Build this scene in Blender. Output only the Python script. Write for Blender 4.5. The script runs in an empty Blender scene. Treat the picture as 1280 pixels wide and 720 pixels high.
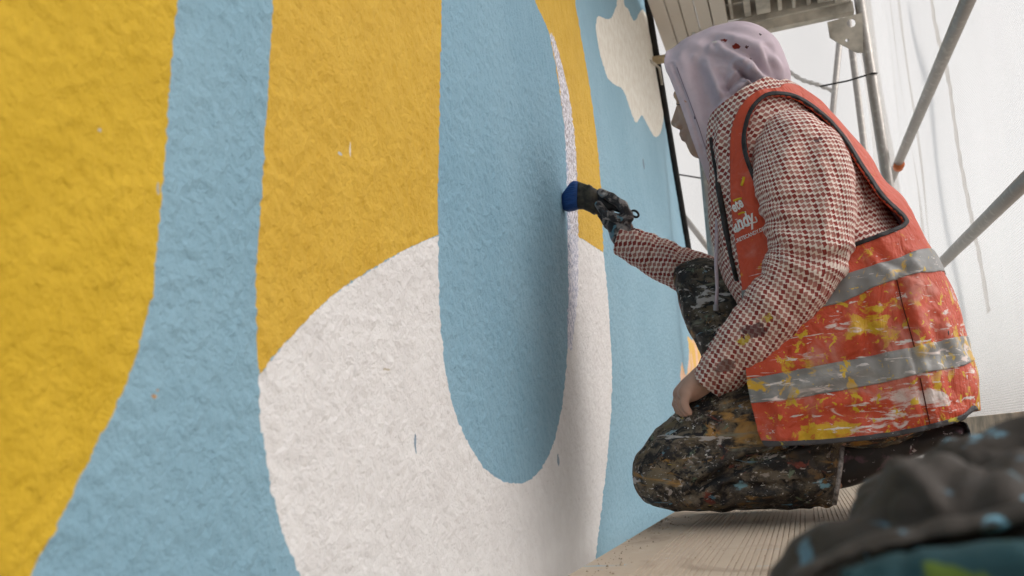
import bpy, bmesh, math, random
import numpy as np
from mathutils import Vector, Matrix
from mathutils.bvhtree import BVHTree
random.seed(7); rng = np.random.default_rng(7)
scene = bpy.context.scene
COL = scene.collection

# ------------------------------------------------------------------ camera
FPX = 1150.0                                   # focal length in pixels of a 1280 wide frame
ALPHA, THETA, ROLL = math.radians(16.87), math.radians(10.02), math.radians(3.2)
CAM = np.array([0.0, 0.0, 0.163])
_r0 = np.array([math.cos(ALPHA), math.sin(ALPHA), 0.0])
_f = np.array([-math.sin(ALPHA)*math.cos(THETA), math.cos(ALPHA)*math.cos(THETA), math.sin(THETA)])
_u0 = np.cross(_r0, _f)
RIGHT = _r0*math.cos(ROLL) - _u0*math.sin(ROLL)
UP = _r0*math.sin(ROLL) + _u0*math.cos(ROLL)
FWD = _f
cd = bpy.data.cameras.new('camera'); cam = bpy.data.objects.new('camera', cd); COL.objects.link(cam)
cam.matrix_world = Matrix(((RIGHT[0], UP[0], -FWD[0], CAM[0]), (RIGHT[1], UP[1], -FWD[1], CAM[1]),
                           (RIGHT[2], UP[2], -FWD[2], CAM[2]), (0, 0, 0, 1)))
cd.sensor_width = 36; cd.lens = 36*FPX/1280; cd.clip_start = 0.02; cd.clip_end = 3000
cd.dof.use_dof = True; cd.dof.focus_distance = 1.85; cd.dof.aperture_fstop = 7.0
scene.camera = cam
scene.render.resolution_x, scene.render.resolution_y = 1024, 576

# ------------------------------------------------------------------ sky, sun, exposure
SUN_AZ, SUN_EL = math.radians(80), math.radians(41)      # azimuth clockwise from +y (along the wall)
world = bpy.data.worlds.new('World'); scene.world = world; world.use_nodes = True
nt = world.node_tree; nt.nodes.clear()
sky = nt.nodes.new('ShaderNodeTexSky'); sky.sky_type = 'NISHITA'; sky.sun_disc = False
sky.sun_elevation = SUN_EL; sky.sun_rotation = SUN_AZ; sky.air_density = 1.0; sky.dust_density = 4.0; sky.ozone_density = 1.0
hs = nt.nodes.new('ShaderNodeHueSaturation'); hs.inputs['Saturation'].default_value = 0.12
bg = nt.nodes.new('ShaderNodeBackground'); bg.inputs['Strength'].default_value = 0.15
wo = nt.nodes.new('ShaderNodeOutputWorld')
nt.links.new(sky.outputs[0], hs.inputs['Color']); nt.links.new(hs.outputs[0], bg.inputs['Color']); nt.links.new(bg.outputs[0], wo.inputs[0])
sd = bpy.data.lights.new('sun', 'SUN'); sd.energy = 1.35; sd.angle = math.radians(35); sd.color = (1.0, 0.955, 0.9)
so = bpy.data.objects.new('sun', sd); COL.objects.link(so)
_sd = Vector((math.sin(SUN_AZ)*math.cos(SUN_EL), math.cos(SUN_AZ)*math.cos(SUN_EL), math.sin(SUN_EL)))
so.rotation_euler = _sd.to_track_quat('Z', 'Y').to_euler(); so.location = (3, -2, 5)
scene.view_settings.view_transform = 'Standard'; scene.view_settings.look = 'None'
scene.view_settings.exposure = 0.87; scene.view_settings.gamma = 1

# ------------------------------------------------------------------ measuring helpers (photograph -> metres)
def ray(px, py): return RIGHT*(px-640) - UP*(py-360) + FWD*FPX
def at(px, py, Y):
    d = ray(px, py); return CAM + d*((Y-CAM[1])/d[1])
def atx(px, py, X):
    d = ray(px, py); return CAM + d*((X-CAM[0])/d[0])
YP = 2.0                                        # the painter's middle plane
YB = YP + 0.10                                  # the brush
XW = at(703, 248, YB)[0]                        # face of the wall
XO = 0.60                                       # outer row of posts
def A(px, py, dy=0.0): return at(px, py, YP+dy)

# ------------------------------------------------------------------ object helpers
def tag(o, label, cat, group=None):
    o['label'] = label; o['category'] = cat
    if group: o['group'] = group
    return o
def wloc(p):
    v = Vector((0, 0, 0))
    while p is not None: v = v + p.location; p = p.parent
    return v
def mesh_obj(name, V, F, mat, parent=None, uv=None, smooth=True, loc=None):
    V = np.asarray(V, dtype=float)
    base = np.array(wloc(parent))
    o_loc = np.zeros(3) if loc is None else np.asarray(loc, float)-base
    me = bpy.data.meshes.new(name)
    me.from_pydata((V-base-o_loc).tolist(), [], [tuple(int(i) for i in f) for f in F])
    if uv is not None:
        ul = me.uv_layers.new(name='UVMap')
        li = np.zeros(len(me.loops), dtype=np.int32); me.loops.foreach_get('vertex_index', li)
        ul.data.foreach_set('uv', np.asarray(uv, dtype=np.float32)[li].ravel())
    if smooth: me.polygons.foreach_set('use_smooth', [True]*len(me.polygons))
    me.materials.append(mat); me.update()
    o = bpy.data.objects.new(name, me); COL.objects.link(o); o.parent = parent; o.location = o_loc
    return o
def empty(name, loc):
    o = bpy.data.objects.new(name, None); COL.objects.link(o); o.location = loc; o.empty_display_size = 0.1
    return o
def solid(o, t, offset=-1):
    m = o.modifiers.new('thickness', 'SOLIDIFY'); m.thickness = t; m.offset = offset; return o
def bevel(o, w, seg=2):
    m = o.modifiers.new('bevel', 'BEVEL'); m.width = w; m.segments = seg; m.limit_method = 'ANGLE'; return o
def box(name, lo, hi, mat, parent=None, bev=0.0):
    x0, y0, z0 = lo; x1, y1, z1 = hi
    V = [(x0,y0,z0),(x1,y0,z0),(x1,y1,z0),(x0,y1,z0),(x0,y0,z1),(x1,y0,z1),(x1,y1,z1),(x0,y1,z1)]
    F = [(0,3,2,1),(4,5,6,7),(0,1,5,4),(1,2,6,5),(2,3,7,6),(3,0,4,7)]
    o = mesh_obj(name, V, F, mat, parent, smooth=False)
    if bev: bevel(o, bev)
    return o
def tube_geo(pts, rad, n=12, closed=False, caps=True, flat=1.0, flat_axis=None):
    pts = np.asarray(pts, float); m = len(pts)
    rad = np.broadcast_to(np.asarray(rad, float), (m,))
    V = []; F = []; ref = None
    for i in range(m):
        if closed: t = pts[(i+1) % m]-pts[i-1]
        else: t = pts[min(i+1, m-1)]-pts[max(i-1, 0)]
        t = t/np.linalg.norm(t)
        if ref is None:
            ref = np.array([0, 0, 1.0]) if abs(t[2]) < .9 else np.array([1.0, 0, 0])
            if flat_axis is not None: ref = np.asarray(flat_axis, float)
        a = ref-t*ref.dot(t); a /= np.linalg.norm(a); ref = a; b = np.cross(t, a)
        for k in range(n):
            an = 2*math.pi*k/n
            V.append(pts[i]+rad[i]*(math.cos(an)*a*flat+math.sin(an)*b))
    for i in range(m if closed else m-1):
        for k in range(n):
            j = (i+1) % m
            F.append((i*n+k, i*n+(k+1) % n, j*n+(k+1) % n, j*n+k))
    if caps and not closed:
        F.append(tuple(range(n))[::-1]); F.append(tuple((m-1)*n+k for k in range(n)))
    return np.array(V), F
def tube(name, pts, rad, mat, parent=None, n=12, **k):
    V, F = tube_geo(pts, rad, n, **k)
    o = mesh_obj(name, V, F, mat, parent)
    return o
def catmull(P, n=4, closed=True):
    P = np.asarray(P, float); m = len(P); out = []
    for i in range(m if closed else m-1):
        if closed: p0, p1, p2, p3 = P[i-1], P[i], P[(i+1) % m], P[(i+2) % m]
        else: p0, p1, p2, p3 = P[max(i-1, 0)], P[i], P[i+1], P[min(i+2, m-1)]
        for k in range(n):
            t = k/n
            out.append(.5*((2*p1)+(-p0+p2)*t+(2*p0-5*p1+4*p2-p3)*t*t+(-p0+3*p1-3*p2+p3)*t**3))
    if not closed: out.append(P[-1])
    return np.array(out)
def sdf_poly(X, Z, poly):
    X = np.asarray(X, np.float32); Z = np.asarray(Z, np.float32)
    d = np.full(X.shape, 1e9, np.float32); s = np.ones(X.shape, bool)
    n = len(poly)
    for i in range(n):
        ax, az = poly[i]; bx, bz = poly[i-1]
        ex, ez = bx-ax, bz-az; wx, wz = X-ax, Z-az
        h = np.clip((wx*ex+wz*ez)/max(ex*ex+ez*ez, 1e-12), 0, 1)
        d = np.minimum(d, (wx-ex*h)**2+(wz-ez*h)**2)
        c1 = Z >= az; c2 = Z < bz; c3 = ex*wz > ez*wx
        fl = (c1 & c2 & c3) | (~c1 & ~c2 & ~c3)
        s ^= fl
    return np.where(s, 1, -1)*np.sqrt(d)
def line_dist(X, Z, pl):
    d = np.full(np.shape(X), 1e9)
    for i in range(len(pl)-1):
        ax, az = pl[i]; ex, ez = pl[i+1][0]-ax, pl[i+1][1]-az
        wx, wz = X-ax, Z-az
        h = np.clip((wx*ex+wz*ez)/max(ex*ex+ez*ez, 1e-12), 0, 1)
        d = np.minimum(d, np.hypot(wx-ex*h, wz-ez*h))
    return d
def vnoise(x, y, seed=0):
    xi = np.floor(x).astype(np.int64); yi = np.floor(y).astype(np.int64); fx = x-xi; fy = y-yi
    fx = fx*fx*(3-2*fx); fy = fy*fy*(3-2*fy)
    def h(a, b):
        n = (a*374761393+b*668265263+seed*974634777) & 0xffffffff
        n = ((n ^ (n >> 13))*1274126177) & 0xffffffff
        return ((n ^ (n >> 16)) & 0xffff)/65535.0
    return (h(xi, yi)*(1-fx)+h(xi+1, yi)*fx)*(1-fy)+(h(xi, yi+1)*(1-fx)+h(xi+1, yi+1)*fx)*fy

# ---- volumes: a distance grid turned into a surface
class Grid:
    def __init__(s, lo, hi, vox):
        s.lo = np.asarray(lo, float); s.vox = vox
        s.n = np.ceil((np.asarray(hi)-s.lo)/vox).astype(int)+1
        s.ax = [s.lo[i]+np.arange(s.n[i])*vox for i in range(3)]
        s.D = np.full(tuple(s.n), 0.1, np.float32)
    def smin(s, sl, d, k):
        a = s.D[sl]
        if k <= 0: s.D[sl] = np.minimum(a, d); return
        h = np.clip(k-np.abs(a-d), 0, None)/k
        s.D[sl] = np.minimum(a, d)-h*h*k*.25
    def cone(s, a, b, ra, rb, k=0.01, sy=1.0):
        a = np.asarray(a, float); b = np.asarray(b, float); R = max(ra, rb)*max(1, sy)+k+3*s.vox
        lo = np.minimum(a, b)-R; hi = np.maximum(a, b)+R
        i0 = np.clip(np.floor((lo-s.lo)/s.vox).astype(int), 0, s.n); i1 = np.clip(np.ceil((hi-s.lo)/s.vox).astype(int)+1, 0, s.n)
        sl = tuple(slice(i0[i], i1[i]) for i in range(3))
        if any(i1 <= i0): return s
        X = s.ax[0][sl[0]][:, None, None]; Y = s.ax[1][sl[1]][None, :, None]; Z = s.ax[2][sl[2]][None, None, :]
        e = b-a; ee = max(e.dot(e), 1e-9)
        h = np.clip(((X-a[0])*e[0]+(Y-a[1])*e[1]+(Z-a[2])*e[2])/ee, 0, 1)
        d = np.sqrt((X-a[0]-h*e[0])**2+((Y-a[1]-h*e[1])/sy)**2+(Z-a[2]-h*e[2])**2)-(ra+h*(rb-ra))
        s.smin(sl, d.astype(np.float32), k); return s
    def inflate(s, poly, yc, W, T, k=0.0):
        X, Z = np.meshgrid(s.ax[0], s.ax[2], indexing='ij')
        t = -sdf_poly(X, Z, poly)
        yc = yc(X, Z) if callable(yc) else np.full(X.shape, yc)
        W = W(X, Z) if callable(W) else np.full(X.shape, W)
        r = 1-np.minimum(t, T)/T
        q = (s.ax[1][None, :, None]-yc[:, None, :])/W[:, None, :]
        d = (np.sqrt(q*q+(r*r)[:, None, :])-1)*min(T, float(W.min()))
        s.smin((slice(None),)*3, d.astype(np.float32), k); return s
    def mesh(s):
        D = s.D; nx, ny, nz = D.shape
        S = D < 0
        c = [(i, j, k) for i in (0, 1) for j in (0, 1) for k in (0, 1)]
        cnt = sum(S[i:nx-1+i, j:ny-1+j, k:nz-1+k].astype(np.int8) for i, j, k in c)
        act = (cnt > 0) & (cnt < 8)
        I = np.argwhere(act); idx = -np.ones(act.shape, np.int64); idx[act] = np.arange(len(I))
        val = {q: D[I[:, 0]+q[0], I[:, 1]+q[1], I[:, 2]+q[2]] for q in c}
        acc = np.zeros((len(I), 3)); num = np.zeros(len(I))
        for q in c:
            for ax in range(3):
                if q[ax]: continue
                r = list(q); r[ax] = 1; r = tuple(r)
                a, b = val[q], val[r]; m = (a < 0) != (b < 0)
                t = np.where(m, a/np.where(m, a-b, 1), 0)
                p = np.tile(np.array(q, float), (len(I), 1)); p[:, ax] += t
                acc[m] += p[m]; num[m] += 1
        V = s.lo+(I+acc/num[:, None])*s.vox
        Q = []
        for ax in range(3):
            u, v = (ax+1) % 3, (ax+2) % 3
            sl0 = [slice(None)]*3; sl1 = [slice(None)]*3; sl0[ax] = slice(0, -1); sl1[ax] = slice(1, None)
            E = np.argwhere(S[tuple(sl0)] != S[tuple(sl1)])
            E = E[(E[:, u] > 0) & (E[:, v] > 0) & (E[:, u] < D.shape[u]-1) & (E[:, v] < D.shape[v]-1)]
            ins = S[E[:, 0], E[:, 1], E[:, 2]]
            def g(du, dv):
                e = E.copy(); e[:, u] -= du; e[:, v] -= dv; return idx[e[:, 0], e[:, 1], e[:, 2]]
            q = np.stack([g(1, 1), g(0, 1), g(0, 0), g(1, 0)], 1)
            q[~ins] = q[~ins][:, ::-1]; Q.append(q)
        return V, np.concatenate(Q)
def normals(V, F):
    F = np.asarray(F); n = np.zeros_like(V)
    a, b, c = V[F[:, 0]], V[F[:, 1]], V[F[:, 2]]
    fn = np.cross(b-a, c-a)
    if F.shape[1] == 4: fn = fn+np.cross(c-a, V[F[:, 3]]-a)
    for k in range(F.shape[1]): np.add.at(n, F[:, k], fn)
    return n/np.maximum(np.linalg.norm(n, axis=1), 1e-12)[:, None]
def relax(V, F, it=1, f=.5):
    F = np.asarray(F); k = F.shape[1]
    for _ in range(it):
        s = np.zeros_like(V); c = np.zeros(len(V))
        for i in range(k):
            a, b = F[:, i], F[:, (i+1) % k]
            np.add.at(s, a, V[b]); np.add.at(s, b, V[a]); np.add.at(c, a, 1); np.add.at(c, b, 1)
        V = V*(1-f)+f*s/np.maximum(c, 1)[:, None]
    return V
def tris(F):
    F = np.asarray(F)
    return F if F.shape[1] == 3 else np.concatenate([F[:, [0, 1, 2]], F[:, [0, 2, 3]]])
def clip(V, T, g):
    """keep g<0; V may carry extra columns"""
    neg = g < 0; c = neg[T].sum(1)
    keep = T[c == 3].tolist(); new = []; cache = {}; base = len(V)
    def cut(i, j):
        key = (min(i, j), max(i, j))
        if key not in cache:
            t = g[i]/(g[i]-g[j]); cache[key] = base+len(new); new.append(V[i]*(1-t)+V[j]*t)
        return cache[key]
    for tr in T[(c == 1) | (c == 2)]:
        tr = [int(i) for i in tr]
        while True:
            if (neg[tr[0]] and not neg[tr[1]] and not neg[tr[2]]) or (not neg[tr[0]] and neg[tr[1]] and neg[tr[2]]): break
            tr = tr[1:]+tr[:1]
        a, b, d = tr; p = cut(a, b); q = cut(a, d)
        if neg[a]: keep.append([a, p, q])
        else: keep.append([p, b, d]); keep.append([p, d, q])
    V2 = np.vstack([V, np.array(new).reshape(-1, V.shape[1])]) if new else V
    K = np.array(keep, dtype=np.int64).reshape(-1, 3)
    used = np.unique(K); mp = -np.ones(len(V2), np.int64); mp[used] = np.arange(len(used))
    return V2[used], mp[K]
def pp(pts, dy=0.0, n=3, closed=True):
    q = np.array([A(x, y, dy)[[0, 2]] for x, y in pts])
    return catmull(q, n, closed) if n > 1 else q

# ------------------------------------------------------------------ material helpers
def hexc(r, g, b):
    f = lambda c: (c/255/12.92) if c/255 <= .04045 else ((c/255+.055)/1.055)**2.4
    return (f(r), f(g), f(b), 1)
class M:
    def __init__(s, name, rough=.7, spec=.3):
        s.m = bpy.data.materials.new(name); s.m.use_nodes = True; s.t = s.m.node_tree
        s.b = s.t.nodes['Principled BSDF']; s.b.inputs['Roughness'].default_value = rough
        s.b.inputs['Specular IOR Level'].default_value = spec
        s.tc = s.t.nodes.new('ShaderNodeTexCoord')
        s.co = s.tc.outputs['Object']
    def nd(s, t, **k):
        n = s.t.nodes.new(t)
        for a, b in k.items(): setattr(n, a, b)
        return n
    def put(s, sock, v):
        if isinstance(v, bpy.types.NodeSocket): s.t.links.new(v, sock)
        elif v is not None: sock.default_value = v
    def math(s, op, a, b=None, c=None, clamp=False):
        n = s.nd('ShaderNodeMath', operation=op, use_clamp=clamp); s.put(n.inputs[0], a)
        if b is not None: s.put(n.inputs[1], b)
        if c is not None: s.put(n.inputs[2], c)
        return n.outputs[0]
    def noise(s, scale, detail=3, rough=.55, co=None, dist=0.0, off=None, stretch=None):
        n = s.nd('ShaderNodeTexNoise'); n.inputs['Scale'].default_value = scale; n.inputs['Detail'].default_value = detail
        n.inputs['Roughness'].default_value = rough; n.inputs['Distortion'].default_value = dist
        src = co or s.co
        if off is not None or stretch is not None:
            mp = s.nd('ShaderNodeMapping'); s.put(mp.inputs[0], src)
            if off is not None: mp.inputs['Location'].default_value = (off, off*1.7, -off)
            if stretch is not None: mp.inputs['Scale'].default_value = stretch
            src = mp.outputs[0]
        s.put(n.inputs['Vector'], src); return n.outputs['Fac']
    def step(s, v, lo, hi, a=0.0, b=1.0):
        n = s.nd('ShaderNodeMapRange', interpolation_type='SMOOTHSTEP'); s.put(n.inputs[0], v)
        n.inputs[1].default_value = lo; n.inputs[2].default_value = hi; n.inputs[3].default_value = a; n.inputs[4].default_value = b
        return n.outputs[0]
    def mix(s, f, a, b):
        n = s.nd('ShaderNodeMix', data_type='RGBA'); s.put(n.inputs[0], f); s.put(n.inputs[6], a); s.put(n.inputs[7], b)
        return n.outputs[2]
    def col(s, c): s.put(s.b.inputs['Base Color'], c); return s
    def bump(s, h, strength=.3, dist=.005, prev=None):
        n = s.nd('ShaderNodeBump'); n.inputs['Strength'].default_value = strength; n.inputs['Distance'].default_value = dist
        s.put(n.inputs['Height'], h)
        if prev is not None: s.put(n.inputs['Normal'], prev)
        s.put(s.b.inputs['Normal'], n.outputs[0]); return n.outputs[0]
    def splat(s, base, c, scale, lo, hi, off, detail=4, mask=None, stretch=None):
        f = s.step(s.noise(scale, detail, .6, off=off, dist=.6, stretch=stretch), lo, hi)
        if mask is not None: f = s.math('MULTIPLY', f, mask)
        return s.mix(f, base, c)
def plain(name, c, rough=.7, var=.12, scale=20, bump=.15, bs=60, spec=.3, metal=0.0):
    m = M(name, rough, spec); c = tuple(c)
    d = tuple(x*(1-var*2) for x in c[:3])+(1,); l = tuple(min(1, x*(1+var)) for x in c[:3])+(1,)
    m.col(m.mix(m.step(m.noise(scale, 5), .3, .7), d, l)); m.b.inputs['Metallic'].default_value = metal
    if bump: m.bump(m.noise(bs, 4), bump, .003)
    return m.m

# ================================================================== the setting
gm = M('ground_gravel', .95); gm.col(gm.mix(gm.noise(3, 6), hexc(120, 112, 102), hexc(160, 152, 140))); gm.bump(gm.noise(30, 5), .5, .02)
GZ = -2.3
g = mesh_obj('ground', [(-300, -300, GZ), (300, -300, GZ), (300, 300, GZ), (-300, 300, GZ)], [(0, 1, 2, 3)], gm.m, smooth=False)
g['kind'] = 'structure'

# ------------------------------------------------------------------ mural wall
e0, e1 = atx(821, 95, XW), atx(855.5, 300, XW)
lean = (e1[1]-e0[1])/(e1[2]-e0[2]); yend0 = e1[1]-lean*e1[2]          # the far edge of the wall, y = yend0 + lean*z
def wall_mesh():
    ys = [-1.5, -1.0, -.6, -.3, -.1, .1, .25, .38]; y = .42
    while y < yend0-.004: ys.append(y); y += .0022+.0019*y
    ys.append(yend0); ys = np.array(ys)
    zs = [GZ, -1.8, -1.3, -.9, -.6, -.42]; z = -.34
    while z < 1.05: zs.append(z); z += .0042
    while z < 2.9: zs.append(z); z += .0125
    zs += [3.2, 3.8, 4.5]; zs = np.array(zs)
    Yg, Zg = np.meshgrid(ys, zs, indexing='ij')
    w = np.clip((Yg-.5)/(yend0-.5), 0, 1); Yg = Yg+w*lean*Zg
    wy = .004*(vnoise(Yg/.021, Zg/.023, 21)-.5)+.0035*(vnoise(Yg/.008, Zg/.009, 22)-.5); wz = .004*(vnoise(Yg/.019, Zg/.022, 23)-.5)+.0035*(vnoise(Yg/.009, Zg/.008, 24)-.5)
    Y0, Z0 = Yg, Zg; Yg, Zg = .84*(Y0+wy)+.54*(Z0+wz), -.54*(Y0+wy)+.84*(Z0+wz)
    n1 = vnoise(Yg/.0085, Zg/.0078, 1); n2 = vnoise(Yg/.0052, Zg/.005, 2); n3 = vnoise(Yg/.06, Zg/.06, 3)
    n4 = vnoise(Yg/.019+n3*1.2, Zg/.012+n2*.5, 6)
    hgt = .0040*np.clip(n1-.38, 0, .45)+.0030*n2*n1+.0010*n3-.0065*np.clip(n4-.70, 0, 1)
    Yg, Zg = Y0, Z0; hgt = hgt*.72
    edge = (np.arange(len(ys)) == len(ys)-1)[:, None]
    Xg = XW+np.where(edge, 0, hgt)
    ny, nz = Yg.shape
    V = np.stack([Xg, Yg, Zg], -1).reshape(-1, 3)
    ii, jj = np.meshgrid(np.arange(ny-1), np.arange(nz-1), indexing='ij'); a = (ii*nz+jj).ravel()
    F = np.stack([a, a+nz, a+nz+1, a+1], 1)
    # the return of the wall round its far corner
    back = V[(ny-1)*nz:].copy(); back[:, 0] -= .32; b0 = len(V); V = np.vstack([V, back]); c = (ny-1)*nz+np.arange(nz-1)
    F = np.vstack([F, np.stack([c, b0+np.arange(nz-1), b0+np.arange(nz-1)+1, c+1], 1)])
    bb = np.array([[XW-.32, -1.5, GZ], [XW-.32, -1.5, 4.5]]); b1 = len(V); V = np.vstack([V, bb])
    F = F.tolist()+[[b1, b1+1, b0+nz-1, b0], [b1, 0, nz-1, b1+1]]
    return V, F
WV, WF = wall_mesh()
def W2(pts, n=4, closed=True):
    q = np.array([atx(x, y, XW)[[1, 2]] for x, y in pts])
    return catmull(q, n, closed) if n > 1 else q
def cat_px(pts, n=5): return catmull(np.array(pts, float), n, False).tolist()
Lc = cat_px([(226, -60), (219, 0), (212, 100), (204, 210), (195, 310), (186, 380), (162, 465), (118, 560), (72, 650), (36, 722), (5, 790)])
L2 = cat_px([(346, -60), (341, 0), (334, 110), (328, 210), (322, 300), (319, 370), (321, 450), (324, 520), (333, 590), (347, 650), (374, 722), (400, 780)])
arcL = cat_px([(321, 470), (350, 436), (385, 398), (420, 366), (460, 339), (505, 313), (548, 294), (600, 278), (660, 276), (715, 293), (754, 316)])
R5 = cat_px([(709, -60), (718, 0), (730, 70), (740, 130), (748, 200), (752, 260), (754, 316)])
R6 = cat_px([(754, 316), (760, 380), (764, 450), (764, 500), (760, 560), (753, 620), (745, 690), (738, 760)])
tongue = cat_px([(552, -60), (551, 0), (549, 120), (547, 250), (548, 380), (553, 440), (563, 500), (580, 545), (603, 583), (626, 600), (643, 604), (660, 601), (680, 580), (695, 540), (704, 490), (709, 430), (711, 360), (712, 300), (711, 240), (705, 160), (695, 90), (685, 40), (668, 0), (650, -60)])
splash = [(772, -60), (771, 0), (768, 12), (764, 22), (757, 24), (748, 20), (745, 26), (745, 40), (748, 60), (753, 80), (759, 97), (768, 106), (778, 112), (786, 132), (792, 150), (796, 153), (800, 146), (803, 145), (811, 160), (818, 171), (824, 168), (828, 155), (830, 120), (822, 60), (806, 15), (799, 16), (795, 24), (791, 25), (785, 12), (779, 0), (778, -60)]
peach = [(852, 492), (850, 470), (852, 452), (854, 460), (858, 470), (861, 440), (859, 420), (864, 425), (880, 430), (890, 530), (850, 520)]
stroke = cat_px([(686, 42), (691, 62), (697, 96), (703, 140), (707, 190), (708, 240), (709, 300), (710, 360), (709, 400), (709, 436)])+cat_px([(714, 436), (718, 400), (722, 360), (722, 300), (721, 240), (719, 190), (714, 140), (706, 96), (697, 62), (690, 42)])
regions = {
 'yellow_left': [(-900, -60)]+Lc+[(-900, 790)],
 'yellow_mid': L2[:32]+arcL+list(reversed(R5)),
 'white_disc': arcL+R6+list(reversed(L2[31:])),
 'tongue': tongue, 'stroke': stroke}
attr = {}
Yv, Zv = WV[:, 1], WV[:, 2]
def region(name, P):
    P = np.asarray(P); lo, hi = P.min(0)-.05, P.max(0)+.05
    m = (Yv > lo[0]) & (Yv < hi[0]) & (Zv > lo[1]) & (Zv < hi[1])
    d = np.full(len(WV), .05, np.float32); d[m] = np.clip(sdf_poly(Yv[m], Zv[m], P.tolist()), -.05, .05); attr[name] = d
_at = atx
def safe_w(px, py):
    px = max(px, -150) ; p = atx(px, py, XW); return p[[1, 2]]
for nme, P in regions.items(): region(nme, [safe_w(x, y) for x, y in P])
region('splash', W2(splash, 3)); region('peach', W2(peach, 2))

mw = M('mural_paint', .62, .25)
wob = mw.math('MULTIPLY', mw.math('SUBTRACT', mw.noise(110, 4), .5), .008)
wob = mw.math('ADD', wob, mw.math('MULTIPLY', mw.math('SUBTRACT', mw.noise(9, 2), .5), .004))
def mask(name, soft=.0008, extra=None):
    a = mw.nd('ShaderNodeAttribute', attribute_name=name).outputs['Fac']
    v = mw.math('ADD', a, wob)
    if extra is not None: v = mw.math('ADD', v, extra)
    return mw.step(v, -soft, soft, 1.0, 0.0)
tone = mw.noise(2.2, 4, .6)
blotch = mw.noise(14, 5, .65)
def two(a, b, f=None): return mw.mix(mw.step(f or tone, .3, .7), a, b)
BLUE = two((.225, .385, .485, 1), (.265, .43, .53, 1)); BLUE2 = two((.205, .365, .475, 1), (.245, .41, .52, 1))
YEL = two((.60, .375, .018, 1), (.67, .425, .028, 1), blotch); WHI = two((.74, .71, .70, 1), (.80, .775, .765, 1), blotch)
c = BLUE
c = mw.mix(mask('yellow_left'), c, YEL)
c = mw.mix(mask('yellow_mid'), c, two((.62, .37, .035, 1), (.68, .42, .05, 1), blotch))
c = mw.mix(mask('white_disc'), c, WHI)
c = mw.mix(mask('tongue'), c, BLUE2)
c = mw.mix(mask('splash'), c, two((.72, .66, .57, 1), (.82, .78, .70, 1), mw.noise(30, 3)))
pe = mw.mix(mw.step(mw.noise(7, 1, off=4), .4, .6), (.80, .50, .33, 1), (.78, .46, .10, 1))
c = mw.mix(mask('peach'), c, pe)
spk = mw.step(mw.noise(125, 3, .7, stretch=(1, 1, .7)), .47, .52)
stm = mw.math('MULTIPLY', mask('stroke', .003, mw.math('MULTIPLY', mw.math('SUBTRACT', mw.noise(60, 3, off=2), .5), .026)), spk)
rag = mw.math('ADD', mw.math('MULTIPLY', mw.math('SUBTRACT', mw.noise(12, 2, off=31), .5), .02), mw.math('MULTIPLY', mw.math('SUBTRACT', mw.noise(45, 4, off=7), .5), .03), .002)
c = mw.mix(mw.math('MULTIPLY', mask('stroke', .002, rag), .75), c, (.33, .36, .52, 1)); c = mw.mix(stm, c, (.80, .78, .84, 1))
# specks and scratches of stray paint
sp = mw.step(mw.noise(42, 2, .5, off=11), .795, .80)
c = mw.mix(mw.math('MULTIPLY', sp, .6), c, (.30, .36, .42, 1))
sp2 = mw.step(mw.noise(33, 2, .5, off=23, stretch=(1, 1, .35)), .80, .805)
c = mw.mix(mw.math('MULTIPLY', sp2, .5), c, (.75, .73, .72, 1))
sw = mw.nd('ShaderNodeSeparateXYZ'); mw.put(sw.inputs[0], mw.co)
for mx, my, rx, ry, mc in ((518.5, 555, 1.3, 13, (.12, .22, .32, 1)), (189, 496, 4, 3, (.55, .26, .05, 1)), (194, 488, 1.5, 1.5, (.55, .26, .05, 1)), (437, 187, 1.0, 10, (.72, .68, .60, 1)), (424, 192, 2, 2.5, (.5, .55, .6, 1)), (195, 236, 2.2, 8, (.35, .42, .48, 1)), (482, 462, 4, 1.5, (.50, .42, .30, 1)), (697, 575, 1.2, 8, (.2, .28, .36, 1)), (804, 205, 1.0, 6, (.16, .22, .28, 1)), (123, 163, 2.5, 2, (.45, .5, .55, 1))):
    p = atx(mx, my, XW); kz = abs(atx(mx, my+1, XW)[2]-p[2])*ry; ky = abs(atx(mx+1, my, XW)[1]-p[1])*rx
    dy_ = mw.math('DIVIDE', mw.math('SUBTRACT', mw.math('ADD', sw.outputs[1], mw.math('MULTIPLY', wob, .5)), p[1]), ky); dz_ = mw.math('DIVIDE', mw.math('SUBTRACT', mw.math('ADD', sw.outputs[2], mw.math('MULTIPLY', wob, .5)), p[2]), kz)
    c = mw.mix(mw.step(mw.math('ADD', mw.math('MULTIPLY', dy_, dy_), mw.math('MULTIPLY', dz_, dz_)), .6, 1.2, .85, 0), c, mc)
mw.col(c)
b1 = mw.bump(mw.noise(360, 4, .75), .7, .0022)
b1 = mw.bump(mw.step(mw.noise(165, 3, .6, off=9), .34, .62), .5, .0015, b1)
mw.bump(mw.noise(110, 5, .7), .55, .004, b1)
wall = mesh_obj('mural_wall', WV, WF, mw.m)
for nme, d in attr.items():
    a = wall.data.attributes.new(nme, 'FLOAT', 'POINT'); a.data.foreach_set('value', d)
tag(wall, 'rough stucco wall with a yellow, blue and white mural', 'wall')
dark_edge = plain('edge_sealant', (.018, .016, .015, 1), .8, .3)
ex = np.array([[XW+.012, yend0+lean*z+.012, z] for z in np.linspace(GZ, 4.4, 40)])
ex[:, 1] += rng.normal(0, .004, 40)
tube('edge_strip', ex, .017, dark_edge, wall, n=8)

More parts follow.
